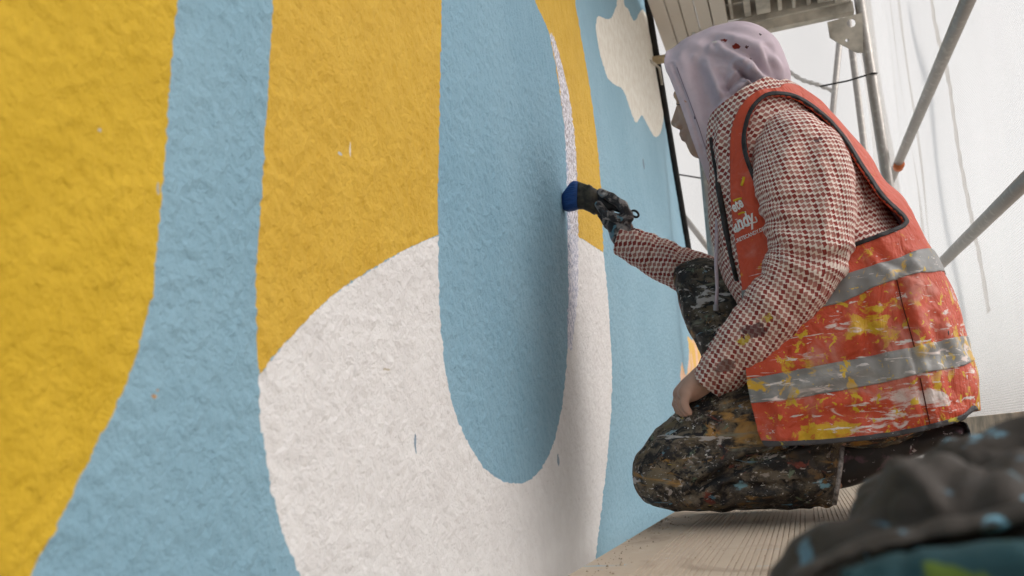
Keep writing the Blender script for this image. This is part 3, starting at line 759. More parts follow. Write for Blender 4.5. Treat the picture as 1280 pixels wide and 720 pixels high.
for x, y, rx, ry, col in dab:
    p = A(x, y, -.09); kx, kz = rx/640., ry/640.
    dx = HM.math('DIVIDE', HM.math('SUBTRACT', HM.math('ADD', sepn.outputs[0], wv), p[0]), kx)
    dz = HM.math('DIVIDE', HM.math('SUBTRACT', HM.math('ADD', sepn.outputs[2], wv), p[2]), kz)
    dz = HM.math('ADD', dz, HM.math('MULTIPLY', dx, .45))
    r2 = HM.math('ADD', HM.math('MULTIPLY', dx, dx), HM.math('MULTIPLY', dz, dz))
    hc = HM.mix(HM.step(r2, .8, 1.2, 1, 0), hc, col)
HM.col(hc); HM = HM.m
skin = M('skin', .5, .35); skin.col(skin.mix(skin.noise(30, 3), (.44, .26, .195, 1), (.54, .335, .255, 1)))
skin.b.inputs['Subsurface Weight'].default_value = .08; skin.b.inputs['Subsurface Radius'].default_value = (.01, .004, .002)
skin.bump(skin.noise(180, 3), .2, .001); skin = skin.m
black_trim = plain('dark_trim', (.035, .032, .034, 1), .7, .25, 60)

# ---------------- body (one skin: head, neck, torso, arms, bare hand, legs)
LO = A(700, 660, .0); HI = A(1235, 20, .0)
G = Grid((LO[0]-.02, YP-.36, 0.004), (HI[0]+.03, YP+.36, HI[2]), .0037)
head_p = pp([(862, 72), (850, 88), (845, 102), (844.5, 113), (847, 121), (849.5, 128), (849, 137), (848.5, 146), (851, 158), (853.5, 163), (853.5, 169), (857, 173), (857.5, 179), (860, 186), (866, 195), (880, 198), (898, 188), (912, 178), (935, 165), (955, 140), (965, 112), (958, 80), (938, 60), (905, 52), (880, 58)], 0, 3)
G.inflate(head_p, YP, lambda X, Z: .073-.022*np.clip((A(900, 135)[2]-Z)/.09, 0, 1), .085)
c = lambda x, y, dy=0: A(x, y, dy)
G.cone(c(849.5, 134), c(843.5, 153), .006, .0085, .012)                       # nose
G.cone(c(844.5, 154), c(849, 157), .0075, .008, .006)
for s in (-1, 1):
    G.cone(c(848, 157, .011*s), c(850, 156, .011*s), .0065, .006, .006)
    G.cone(c(853, 128, .032*s), c(853, 128, .032*s), .013, .013, .008)            # eyelid
    G.cone(c(846, 119, .02*s), c(851, 118, .045*s), .007, .007, .014)            # brow
    G.cone(c(908, 126, .050*s), c(906, 134, .048*s), .014, .010, .006)            # ear
G.cone(c(852.5, 167.5, -.014), c(852.5, 167.5, .014), .0062, .0062, .007)      # lips
G.cone(c(855, 173, -.012), c(855, 173, .012), .0065, .0065, .006)
G.cone(c(925, 150), c(955, 190), .045, .055, .04)                              # neck
spine = [(950, 190, .075), (985, 230, .10), (1030, 310, .11), (1065, 400, .105), (1080, 480, .11)]
for (x0, y0, r0), (x1, y1, r1) in zip(spine, spine[1:]): G.cone(c(x0, y0), c(x1, y1), r0, r1, .05, 1.35)
for s in (-1, 1): G.cone(c(975, 205, 0), c(985, 195, .15*s), .06, .05, .03)
def limb(pts, k=.02):
    for (a, ra), (b, rb) in zip(pts, pts[1:]): G.cone(a, b, ra, rb, k)
wr = c(876, 477, -.175)
limb([(c(995, 190, -.16), .05), (c(1010, 325, -.22), .04), (c(955, 395, -.21), .04), (wr, .024)])
limb([(c(975, 195, .16), .05), (c(950, 355, .22), .034), (c(860, 333, .165), .027), (c(787, 303, .125), .02), (c(775, 287, .105), .022)])
limb([(c(1080, 490, -.09), .085), (c(960, 540, -.1), .075), (c(850, 583, -.1), .05), (c(930, 600, -.09), .045), (c(1030, 595, -.06), .03), (c(1085, 578, -.04), .022)])
limb([(c(1080, 490, .09), .085), (c(980, 420, .12), .075), (c(893, 372, .13), .05), (c(915, 470, .13), .045), (c(945, 590, .14), .03)])
# bare left hand resting on the thigh
def hand(G, chain, k): 
    for i in range(len(chain)-1):
        (x0, y0, d0, r0), (x1, y1, d1, r1) = chain[i], chain[i+1]
        G.cone(c(x0, y0, d0), c(x1, y1, d1), r0, r1, k)
hd = -.175
hand(G, [(876, 477, hd, .024), (864, 486, hd, .022), (853, 493, hd, .019)], .012)
hand(G, [(868, 480, hd-.02, .016), (857, 491, hd-.026, .0145)], .012)
hand(G, [(866, 481, hd+.026, .016), (851, 492, hd+.032, .014)], .012)
for i, (kx, ky, dd, l) in enumerate(((858.5, 494, -.030, 0), (853.5, 494.5, -.011, 1), (849.5, 495, .010, 1), (848, 496, .030, 0))):
    hand(G, [(kx, ky, hd+dd*1.1, .0100), (kx-3.5+i*.3, ky+9, hd+dd*1.15, .0088), (kx-1+i*.3, ky+17, hd+dd*1.15, .0078), (kx+3, ky+21.5+l, hd+dd*1.1, .007)], .0025)
hand(G, [(868, 487, hd+.03, .012), (862, 500, hd+.048, .0105), (866, 511, hd+.05, .009)], .007)
BV, BF = G.mesh(); BV = relax(BV, BF, 1, .35)
base = A(1000, 640, 0); base = (float(base[0]), YP, 0.0)
person = mesh_obj('person', BV, BF, skin, None, loc=base)
tag(person, 'kneeling painter in lilac hood, woven jacket and paint-splashed orange vest', 'person')
# lowered lashes and brow
for s in (-1, 1):
    tube('eyelash', [c(846.8, 127.5, .022*s), c(846.2, 130, .032*s), c(849.5, 131, .043*s)], [.0012, .002, .0012], black_trim, person, 6)
    tube('eyebrow', [c(846.3, 115.5, .018*s), c(846.2, 113, .03*s), c(850.5, 113, .046*s)], [.002, .003, .0015], plain('brow_hair', (.05, .03, .02, 1)), person, 6)

# ---------------- trousers
tl_p = pp([(935, 470), (900, 480), (868, 497), (838, 520), (812, 546), (796, 572), (791, 594), (797, 615), (812, 629), (835, 637.5), (900, 640), (980, 637), (1036, 633), (1045, 622), (1050, 585), (1053, 556), (1100, 548), (1150, 525), (1165, 470), (1100, 420), (1020, 430)], -.1, 3)
tf_p = pp([(842, 345), (852, 330), (875, 324), (905, 326), (930, 338), (980, 380), (1060, 440), (1100, 500), (1050, 540), (985, 510), (960, 560), (965, 612), (920, 612), (905, 540), (885, 465), (868, 425), (848, 380)], .13, 3)
G = Grid((LO[0]+.08, YP-.26, -.01), (HI[0], YP+.3, A(0, 300)[2]+.1), .005)
G.inflate(tl_p, lambda X, Z: YP-.10+0*X, .092, .07)
G.inflate(tf_p, lambda X, Z: YP+.13+0*X, .085, .07, .01)
G.cone(c(1090, 480, -.06), c(1090, 480, .06), .125, .125, .03)
V, F = G.mesh(); V = relax(V, F, 2, .4); N = normals(V, F)
V = fold_disp(V, N, [([(872, 612), (905, 590), (940, 575), (985, 556), (1010, 548)], -.1, -.020, .009), ([(860, 602), (885, 597), (905, 590)], -.1, -.010, .007),
    ([(875, 598), (920, 606), (985, 604), (1045, 594)], -.1, -.005, .006), ([(845, 625), (900, 628), (985, 612)], -.1, .005, .010),
    ([(880, 545), (930, 520), (990, 512)], -.1, .006, .016), ([(850, 560), (900, 555), (950, 548)], -.1, -.005, .010), ([(1020, 560), (1030, 600), (1022, 632)], -.1, -.006, .008),
    ([(985, 565), (1000, 590), (990, 620)], -.1, -.005, .008), ([(860, 370), (880, 390), (915, 400)], .13, -.008, .008), ([(865, 355), (890, 348), (915, 352)], .13, -.006, .008), ([(868, 395), (885, 415), (900, 425)], .13, -.007, .008)])
N = normals(V, F); V = soft_noise(V, N, .007, .03, 4); V[:, 2] = np.maximum(V[:, 2], .003)
tro = mesh_obj('trousers', V, F, TM, person)
tube('cuff_hem', [c(1053, 558, -.17), c(1051, 580, -.185), c(1047, 608, -.18), c(1043, 630, -.16)], .0045, plain('grey_hem', (.30, .27, .26, 1), .8, .4, 90), tro, 8)

# ---------------- boots
bootm = plain('painted_boot', (.03, .026, .028, 1), .55, .4, 25, .4, 60)
bm_ = M('splashed_boot', .55, .4); bc_ = bm_.mix(bm_.noise(20, 4), (.012, .011, .012, 1), (.05, .04, .04, 1))
for col, sc_, lo, hi, off in (((.14, .07, .09, 1), 18, .52, .62, 3), ((.45, .40, .40, 1), 45, .62, .66, 9), ((.5, .36, .04, 1), 33, .66, .69, 15)): bc_ = bm_.splat(bc_, col, sc_, lo, hi, off)
bm_.col(bc_); bm_.bump(bm_.noise(60, 4), .4, .003); bm_ = bm_.m
def boot(poly, sole, dy, W):
    P = pp(poly, dy, 3); lo = P.min(0)-.02; hi = P.max(0)+.02
    G = Grid((lo[0], YP+dy-.07, lo[1]), (hi[0], YP+dy+.07, hi[1]), .004); G.inflate(P, YP+dy, W, .035)
    V, F = G.mesh(); V[:, 2] = np.maximum(V[:, 2], .002)
    b = mesh_obj('boot', relax(V, F, 2, .4), F, bm_, person)
    P = pp(sole, dy, 2); lo = P.min(0)-.02; hi = P.max(0)+.02
    G = Grid((lo[0], YP+dy-.08, lo[1]), (hi[0], YP+dy+.08, hi[1]), .003); G.inflate(P, YP+dy, W*1.1, .012)
    V, F = G.mesh(); V[:, 2] = np.maximum(V[:, 2], .002); mesh_obj('sole', V, F, black_trim, b)
boot([(1020, 552), (1090, 540), (1150, 535), (1198, 528), (1208, 538), (1203, 552), (1170, 562), (1120, 583), (1085, 601), (1050, 611), (1020, 610)], [(1198, 527), (1207, 529), (1212, 545), (1206, 556), (1198, 553), (1203, 540)], -.04, .05)
fx0 = 960
boot([(925, 560), (965, 560), (968, 590), (985, 612), (960, 625), (880, 625), (868, 612), (900, 600), (925, 585)], [(868, 612), (985, 612), (988, 620), (980, 626), (870, 626), (864, 620)], .14, .04)

# ---------------- jacket
coll = [(884, 172), (886, 158), (889.5, 151), (905, 143), (925, 132), (945, 119), (960, 108), (975, 108), (1000, 100)]
jk_p = pp([(872, 110), (868, 150), (874, 190), (881, 230), (888, 270), (894, 310), (902, 348), (920, 378), (945, 430), (965, 500), (1000, 545), (1100, 560), (1170, 530), (1188, 480), (1170, 400), (1147, 330), (1112, 265), (1080, 212), (1046, 165), (1015, 132), (990, 108), (960, 70), (910, 70)], 0, 3)
G = Grid((LO[0]+.10, YP-.26, .08), (HI[0], YP+.26, HI[2]), .005)
zs_ = A(900, 150)[2]
Wj = lambda X, Z: .195-.075*np.clip((Z-A(0, 220)[2])/(A(0, 110)[2]-A(0, 220)[2]), 0, 1)
G.inflate(jk_p, YP, Wj, .13)
V, F = G.mesh(); V = relax(V, F, 2, .4); N = normals(V, F); V = soft_noise(V, N, .008, .05, 11)
V = fold_disp(V, normals(V, F), [([(905, 165), (900, 220), (905, 300)], -.1, .006, .010), ([(895, 200), (893, 260), (900, 320)], -.1, -.006, .008), ([(1080, 235), (1085, 260), (1075, 290)], -.1, -.006, .010)])
sp_ax = [A(x, y) for x, y in ((930, 110), (965, 180), (1015, 275), (1070, 390), (1090, 490), (1095, 600))]
uv = cloth_uv(V, sp_ax, .17); T = tris(F); VV = np.hstack([V, uv, normals(V, F)])
kp = pp(coll+[(1100, 140), (1300, 300), (1300, 700), (800, 700), (872, 420), (876, 330), (880, 240)], -.105, 2)
VV, T = clip(VV, T, sdf_poly(VV[:, 0], VV[:, 2], kp).astype(float))
jk = mesh_obj('jacket', VV[:, :3], T, JM, person, uv=VV[:, 3:5]); solid(jk, .006)
# collar edge, lining and zip
V3 = VV.copy()
tube('collar_lining', [c(889, 156, -.085), c(905, 146, -.092), c(925, 135.5, -.093), c(945, 122, -.086), c(958, 112, -.07), c(966, 108.5, -.045), c(969, 107, -.01)], [.003, .003, .0035, .0045, .006, .008, .008], plain('grey_lining', (.16, .15, .155, 1)), jk, 8)
def on_mesh(Vx, Tx, pts, dy0, off=.004):
    bv = BVHTree.FromPolygons([tuple(v) for v in Vx[:, :3]], [tuple(int(i) for i in t) for t in Tx]); out = []
    for x, y in pts:
        p = A(x, y, dy0); d = Vector(p-CAM).normalized(); h = bv.ray_cast(Vector(CAM), d, 6)
        out.append(np.array(h[0])-np.array(d)*off if h[0] is not None else p)
    return np.array(out)
zp = on_mesh(VV, T, cat_px([(888.5, 172), (891, 190), (895, 215), (899, 240), (903, 262), (907, 285), (911, 305), (915, 325), (921, 350)], 3), -.09, .003)
tube('zip', zp, [.004]*8+[.006]*9+[.005]*(len(zp)-17), black_trim, jk, 8)

def sleeve(poly, dyf, W, T_, cliplines, axis, R, folds, name='sleeve', pdy=-.22, R2=None):
    P = pp(poly, pdy, 3); lo = P.min(0)-.03; hi = P.max(0)+.03
    G = Grid((lo[0], YP+pdy-.16, lo[1]), (hi[0], YP+pdy+.16, hi[1]), .0045)
    G.inflate(P, dyf, W, T_); V, F = G.mesh(); V = relax(V, F, 2, .4)
    V = fold_disp(V, normals(V, F), folds); V = soft_noise(V, normals(V, F), .007, .04, 21)
    uv = sleeve_uv(V, axis, dyf(V[:, 0], V[:, 2]), W) if pdy < 0 else cloth_uv(V, axis, R, R2); VV = np.hstack([V, uv]); Tt = tris(F)
    VV, Tt = clip(VV, Tt, sdf_poly(VV[:, 0], VV[:, 2], pp(cliplines, pdy, 1)).astype(float))
    o = mesh_obj(name, VV[:, :3], Tt, JM, jk, uv=VV[:, 3:5]); solid(o, .006); return o, VV, Tt
zt_, zb_ = A(1000, 160, -.22)[2], A(880, 480, -.22)[2]
def near_y(X, Z):
    t = np.clip((zt_-Z)/(zt_-zb_), -.2, 1.2); return YP-(.165+.26*t*(1-t)+.0*t)
sl_p = [(975, 118), (1010, 126), (1042, 150), (1061, 188), (1069, 235), (1067, 295), (1059, 335), (1036, 372), (1001, 415), (962, 452), (925, 480), (893, 495), (870, 512), (848, 490), (866, 462), (882, 437), (903, 406), (926, 376), (946, 352), (959, 325), (960, 292), (950, 255), (940, 205), (945, 150)]
nsl, nV, nT = sleeve(sl_p, near_y, .075, .062, [(866, 463), (870, 474), (880, 484), (894, 494), (920, 520), (1300, 500), (1300, 0), (820, 0), (840, 440)],
    [A(x, y, -.22) for x, y in ((985, 60), (1000, 150), (1010, 240), (1005, 330), (970, 385), (925, 430), (860, 495))], .10,
    [([(960, 300), (985, 322), (1025, 330), (1060, 322)], -.24, -.011, .011), ([(962, 318), (985, 345), (1015, 362)], -.24, -.009, .010), ([(958, 272), (985, 290), (1020, 292)], -.24, -.008, .010),
     ([(950, 250), (975, 262), (1000, 258)], -.24, -.006, .009), ([(940, 355), (965, 385), (985, 412)], -.24, .008, .014), ([(925, 378), (945, 405), (962, 440)], -.24, -.006, .010),
     ([(895, 420), (915, 440), (930, 468)], -.24, -.005, .009), ([(880, 445), (898, 460), (910, 482)], -.24, .005, .008), ([(1040, 200), (1050, 250), (1045, 300)], -.24, -.005, .014), ([(1000, 150), (985, 200), (990, 240)], -.24, .006, .02)], R2=.045)
fs_p = [(755, 275), (786, 283.5), (812, 292), (845, 304), (880, 314), (930, 318), (975, 200), (1040, 240), (1010, 360), (960, 400), (905, 388), (862, 369), (830, 354), (803, 340), (771, 322), (750, 312)]
fsl, _, _ = sleeve(fs_p, lambda X, Z: YP+.12+.10*np.clip((X-A(780, 300, .15)[0])/.3, 0, 1), .052, .042, [(786, 283), (783, 292), (777, 308), (771, 321), (800, 420), (1300, 420), (1300, 0), (800, 260)],
    [A(x, y, .15) for x, y in ((760, 296), (810, 314), (880, 342), (950, 370), (1000, 250))], .045,
    [([(825, 297), (822, 320), (815, 338)], .14, -.005, .008), ([(850, 308), (852, 330), (845, 350)], .14, -.005, .008), ([(800, 290), (797, 310), (790, 328)], .14, .004, .008)], pdy=.15)
ct = [at(x, y, YP+.098) for x, y in ((788.5, 287), (793.5, 285.5), (800, 289), (799.5, 293), (794, 294.5), (788.5, 290))]
solid(mesh_obj('cuff_tab', ct, [(0, 1, 2, 3, 4, 5)], black_trim, fsl, smooth=False), .004, 0)

# ---------------- vest
vs_p = pp([(880, 100), (870, 150), (872, 200), (880, 260), (888, 320), (880, 400), (862, 470), (870, 560), (900, 640), (1050, 660), (1210, 640), (1222, 560), (1221, 505), (1217, 470), (1205, 425), (1193, 385), (1178, 345), (1165, 316), (1137, 270), (1114, 240), (1082, 194), (1048, 153), (1018, 128), (985, 104), (950, 60), (905, 70)], 0, 3)
G = Grid((LO[0]+.10, YP-.29, .06), (HI[0]+.02, YP+.29, HI[2]), .005)
z220, z110, z420 = A(0, 220)[2], A(0, 110)[2], A(0, 420)[2]
Wv = lambda X, Z: .212-.078*np.clip((Z-z220)/(z110-z220), 0, 1)+.018*np.clip((z420-Z)/.2, 0, 1)
G.inflate(vs_p, YP, Wv, .14)
V, F = G.mesh(); V = relax(V, F, 2, .4); N = normals(V, F); V = soft_noise(V, N, .010, .07, 31)
vf = -.2
V = fold_disp(V, normals(V, F), [([(1120, 345), (1130, 400), (1146, 470), (1160, 540)], vf, -.007, .007), ([(1150, 320), (1140, 380), (1150, 430)], vf, .010, .016), ([(1075, 360), (1085, 420), (1100, 470)], vf, -.007, .012),
    ([(1000, 450), (1050, 430), (1110, 400)], vf, .007, .015), ([(1010, 470), (1060, 455), (1120, 430)], vf, -.006, .010), ([(985, 520), (1040, 505), (1100, 500)], vf, .007, .014), ([(1170, 400), (1185, 450), (1195, 500)], vf, -.008, .012),
    ([(1010, 500), (1005, 530), (1010, 560)], vf, -.008, .012), ([(1080, 490), (1075, 525), (1085, 555)], vf, .008, .014), ([(1120, 500), (1125, 530), (1120, 550)], vf, -.007, .010), ([(960, 490), (975, 520), (970, 556)], vf, .007, .012),
    ([(1090, 305), (1110, 330), (1150, 345)], vf, -.006, .010), ([(940, 180), (935, 230), (945, 290)], vf, .004, .012)])
T = tris(F); N = normals(V, F); VV = np.hstack([V, cloth_uv(V, sp_ax, .2), N])
hem = [(955, 556), (975, 557), (1010, 556), (1050, 553), (1090, 549), (1130, 543), (1170, 534), (1205, 524), (1222, 512)]
front = [(974, 106), (955, 113), (939, 123), (925, 138), (917, 155), (913, 175), (912, 205), (913, 250), (916, 285), (922, 320), (928, 360), (931, 420), (935, 478), (944, 520)]
keep = pp(front+hem+[(1330, 480), (1330, 250), (1150, 160), (1040, 90), (990, 90)], -.19, 2)
arm = pp([(974, 124), (958, 129), (945, 143), (937, 162), (934, 185), (941, 215), (951, 240), (960, 265), (966, 290), (972, 318), (1010, 330), (1050, 316), (1083, 303), (1110, 291), (1131, 275), (1112, 257), (1096, 240), (1078, 212), (1060, 182), (1042, 158), (1020, 138), (995, 124)], -.17, 3)
gk = sdf_poly(VV[:, 0], VV[:, 2], keep).astype(float)
ga = -sdf_poly(VV[:, 0], VV[:, 2], arm).astype(float)
side = np.abs(VV[:, 1]-YP); ga = np.where(side < .05, -.05, np.minimum(ga, (side-.075)*2.2))
gg = np.maximum(gk, ga)
VVg = np.hstack([VV, gg[:, None], ga[:, None], gk[:, None]])
vV, vT = clip(VVg, T, gg)
vest = mesh_obj('safety_vest', vV[:, :3], vT, VM, person, uv=vV[:, 3:5]); solid(vest, .004)
def patch(name, g, off, th, mat, V=vV, T=vT):
    a, t = clip(V, T, g); p = a[:, :3]+a[:, 5:8]*off
    lab = np.arange(len(p))
    while True:
        n0 = lab.copy(); mn = lab[t].min(1)
        for kk in range(3): np.minimum.at(lab, t[:, kk], mn)
        lab = lab[lab]
        if (lab == n0).all(): break
    for q in np.unique(lab):
        tt = t[lab[t[:, 0]] == q]
        if len(tt) < 40: continue
        u_ = np.unique(tt); mp = np.zeros(len(p), int); mp[u_] = np.arange(len(u_))
        solid(mesh_obj(name, p[u_], mp[tt], mat, vest, uv=a[u_, 3:5]), th)
dn = vV[:, 1]-YP
up_b = pp([(900, 372), (980, 368), (1052, 347), (1100, 338), (1165, 318), (1230, 300), (1230, 330), (1165, 338), (1110, 365+3), (1052, 384), (980, 404), (900, 408)], -.2, 1)
up_b = pp([(900, 366), (980, 360), (1052, 347), (1085, 336), (1125, 322), (1158, 306), (1240, 270), (1240, 305), (1170, 336), (1130, 347), (1090, 362), (1052, 384-3), (980, 396), (900, 402)], -.2, 1)
lo_b = pp([(900, 480), (935, 475), (985, 466), (1040, 455), (1090, 446), (1140, 436), (1195, 420), (1260, 400), (1260, 430), (1207, 456), (1150, 468), (1100, 480), (1040, 491), (985, 500), (936, 505), (900, 508)], -.2, 1)
patch('reflective_strip', sdf_poly(vV[:, 0], vV[:, 2], up_b).astype(float), .0022, .002, SM)
patch('reflective_strip', sdf_poly(vV[:, 0], vV[:, 2], lo_b).astype(float), .0022, .002, SM)
pm_ = M('worn_piping', .7); pcx = pm_.mix(pm_.noise(30, 3), (.045, .042, .045, 1), (.10, .095, .10, 1)); pcx = pm_.splat(pcx, (.48, .40, .05, 1), 20, .62, .66, 4); pcx = pm_.splat(pcx, (.5, .47, .45, 1), 50, .64, .68, 9); pm_.col(pcx); pm_ = pm_.m
zh = A(0, 500)[2]
hemline = pp(hem, -.19, 3, False)
ghem = np.maximum(line_dist(vV[:, 0], vV[:, 2], hemline)-.0085, -9)
patch('hem_piping', ghem, .003, .005, pm_)
patch('armhole_piping', np.where(np.abs(dn) > .05, -vV[:, 9]-.0075, .01), .003, .005, black_trim)


# printed lettering on the vest's chest
white_print = plain('white_print', (.74, .70, .67, 1), .6, .06, 60, 0)
yel_print = plain('yellow_print', (.62, .42, .02, 1), .6, .06, 60, 0)
vbvh = BVHTree.FromPolygons([tuple(v) for v in vV[:, :3]], [tuple(int(i) for i in t) for t in vT])
def print_text(txt, x, y, size, ang, mat, shear=0., bold=0., arc=0.0, sx=1.0):
    cu = bpy.data.curves.new('lettering', 'FONT'); cu.body = txt; cu.size = 1; cu.shear = shear; cu.offset = bold; cu.resolution_u = 3
    o = bpy.data.objects.new('lettering_tmp', cu); COL.objects.link(o); bpy.context.view_layer.update()
    dg = bpy.context.evaluated_depsgraph_get(); me = bpy.data.meshes.new_from_object(o.evaluated_get(dg))
    P = np.array([v.co for v in me.vertices]); F = [list(p.vertices) for p in me.polygons]
    bpy.data.objects.remove(o); bpy.data.meshes.remove(me)
    out = []; ca, sa = math.cos(ang), math.sin(ang); ok = []
    for p in P:
        u, v = p[0]*size*sx, p[1]*size
        v = v+arc*u*u
        q = A(x+u*ca-v*sa, y-u*sa-v*ca, -.19)
        d = Vector(q-CAM).normalized(); h = vbvh.ray_cast(Vector(CAM), d, 6)
        ok.append(h[0] is not None and h[0].y < YP-.06); out.append(np.array(h[0])-np.array(d)*.0022 if h[0] is not None else q)
    F = [f for f in F if all(ok[i] for i in f)]
    mesh_obj('printed_lettering', out, F, mat, vest, smooth=False)
print_text('Concrete', 893, 284, 19, math.radians(36), white_print, .3, .03, sx=.62)
print_text('Candy', 908, 296, 25, math.radians(27), white_print, .3, .03, sx=.62)
print_text('CONCRETECANDY.DE', 908, 309, 6.6, math.radians(24), white_print, 0, .02, .0, sx=.78)
seam_m = plain('seam_thread', (.10, .02, .012, 1), .8)
for sp_ in ([(1121, 350), (1128, 380), (1136, 408), (1143, 434)], [(1150, 472), (1157, 505), (1163, 533)]): tube('seam', on_mesh(vV, vT, cat_px(sp_, 6), -.19, .0004), .0011, seam_m, vest, 6)
def print_stroke(pts, r, mat):
    P = on_mesh(vV, vT, cat_px(pts, 4), -.19, .0012); tube('printed_mark', P, r, mat, vest, 6)
print_stroke([(922, 290), (930, 283), (938, 279), (946, 277), (944, 271)], .0014, white_print)
print_stroke([(927, 232), (929, 226), (930, 221)], .003, yel_print)
print_stroke([(917, 251), (922, 249), (927, 248)], .0022, yel_print)
print_stroke([(923, 268), (928, 265.5), (932, 266)], .0018, yel_print)

# ---------------- hood
hd_p = pp([(785, 100), (800, 74), (822, 66), (838, 68), (858, 54), (888, 41), (922, 33.5), (950, 37), (970, 51), (981, 72), (988, 92), (986, 107), (984, 125), (980, 150), (968, 185), (950, 230), (935, 275), (912, 300), (880, 300), (850, 250), (820, 190), (800, 140)], 0, 3)
P = hd_p; lo = P.min(0)-.03; hi = P.max(0)+.03
G = Grid((lo[0], YP-.16, lo[1]), (hi[0], YP+.16, hi[1]), .0035)
zc0 = A(900, 195)[2]; zc1 = A(900, 275)[2]
Wh = lambda X, Z: .108-.05*np.clip((zc0-Z)/(zc0-zc1), 0, 1)
G.inflate(hd_p, YP, Wh, .085)
V, F = G.mesh(); V = relax(V, F, 3, .45); hl = -.1
V = fold_disp(V, normals(V, F), [([(893, 60), (922, 74), (950, 95), (976, 110)], hl, .016, .011), ([(905, 114), (922, 100), (936, 86)], hl, -.013, .006), ([(915, 120), (938, 104), (952, 112)], hl, .012, .007), ([(922, 86), (934, 96), (955, 113)], hl, -.020, .006), ([(930, 118), (950, 106), (972, 116)], hl, -.010, .005), ([(912, 128), (900, 140), (895, 150)], hl, .007, .007),
    ([(868, 72), (880, 110), (892, 148)], hl, -.010, .016), ([(882, 80), (895, 110), (905, 132)], hl, .007, .010), ([(905, 50), (945, 60), (974, 82)], hl, .009, .014), ([(958, 58), (966, 82), (982, 102)], hl, -.008, .009), ([(903, 92), (910, 112), (922, 124)], hl, -.008, .010), ([(940, 70), (950, 85), (968, 98)], hl, -.007, .008),
    ([(841, 82), (855, 116), (866, 148), (880, 190)], hl, -.0035, .0035)])
V = soft_noise(V, normals(V, F), .004, .05, 41)
T = tris(F); VV = np.hstack([V, normals(V, F)])
kh = pp([(831, 80), (838, 100), (846, 120), (853.5, 140), (861, 162), (870, 188), (880, 213), (890, 236), (896, 250), (897, 320), (1100, 320), (1100, 0), (850, 0), (835, 40)], -.09, 2)
hV, hT = clip(VV, T, sdf_poly(VV[:, 0], VV[:, 2], kh).astype(float))
hood = mesh_obj('hood', hV[:, :3], hT, HM, person); solid(hood, .006)
tube('drawstring', [c(893, 222, -.06), c(897, 250, -.075), c(896, 290, -.08), c(895, 330, -.08), c(896.5, 360, -.075), c(895, 384, -.07)], [.0042, .0042, .0042, .004, .0035, .004], HM, hood, 8)
tube('drawstring_tip', [c(895, 381, -.07), c(895, 388, -.07)], .0055, plain('tip', (.42, .38, .40, 1)), hood, 8)
hst = plain('hood_thread', (.26, .20, .24, 1), .9)
tube('hem_stitch', on_mesh(np.hstack([hV]), hT, cat_px([(846, 84), (853, 103), (860, 121), (867, 140), (874, 160), (881, 182), (888, 204)], 5), -.1, .0004), .0009, hst, hood, 6)
# facing inside the hood front near the chin
tube('hood_facing', [c(884, 164, -.095), c(888, 170, -.097), c(889, 176, -.095), c(887, 182, -.09)], [.006, .011, .009, .003], plain('grey_facing', (.30, .265, .285, 1)), hood, 8)

# ---------------- glove on the brush hand
glm = M('painted_glove', .6, .3); gcx = glm.mix(glm.noise(30, 4), (.018, .016, .018, 1), (.06, .055, .06, 1))
for col, sc_, lo, hi, off in (((.34, .30, .285, 1), 38, .47, .62, 3), ((.13, .28, .36, 1), 30, .60, .68, 8), ((.20, .09, .06, 1), 50, .62, .69, 15), ((.55, .52, .50, 1), 70, .64, .70, 21)): gcx = glm.splat(gcx, col, sc_, lo, hi, off)
glm.col(gcx); glm.bump(glm.noise(110, 4), .5, .003); glm = glm.m
gy = .10
G = Grid(A(738, 325, gy)+np.array([-.01, -.08, 0]), A(800, 225, gy)+np.array([.03, .11, 0]), .0025)
def fing(ch, k=.003):
    for (x0, y0, d0, r0), (x1, y1, d1, r1) in zip(ch, ch[1:]): G.cone(c(x0, y0, gy+d0), c(x1, y1, gy+d1), r0, r1, k)
fing([(783, 306, .018, .024), (777, 292, .012, .026), (772, 281, .01, .025)], .012)         # cuff, palm
fing([(782, 286, .0, .018), (776, 276, -.004, .017)], .012)
fing([(770, 284, .036, .019), (768, 276, .036, .016)], .012)
fing([(786, 272, -.012, .0125), (778, 257, -.024, .0118), (764, 247, -.026, .0108), (751, 240.5, -.024, .0100)], .006)      # thumb along the top
fing([(781, 276, -.014, .0125), (768, 272, -.026, .0112), (757, 268, -.027, .0105), (748, 255.5, -.024, .0092)], .0025)     # forefinger
fing([(771, 282, .010, .0120), (758, 277, .022, .0108), (752, 268, .030, .0100), (751, 256, .030, .009)], .0025)
fing([(770, 285, .030, .0118), (760, 281, .040, .0105), (755, 271, .046, .0098), (757, 259, .046, .009)], .0025)
fing([(771, 288, .048, .0110), (764, 285, .056, .0098), (760, 276, .060, .0090), (764, 265, .060, .0082)], .0025)
V, F = G.mesh(); V = relax(V, F, 1, .3)
mesh_obj('glove', V, F, glm, person)

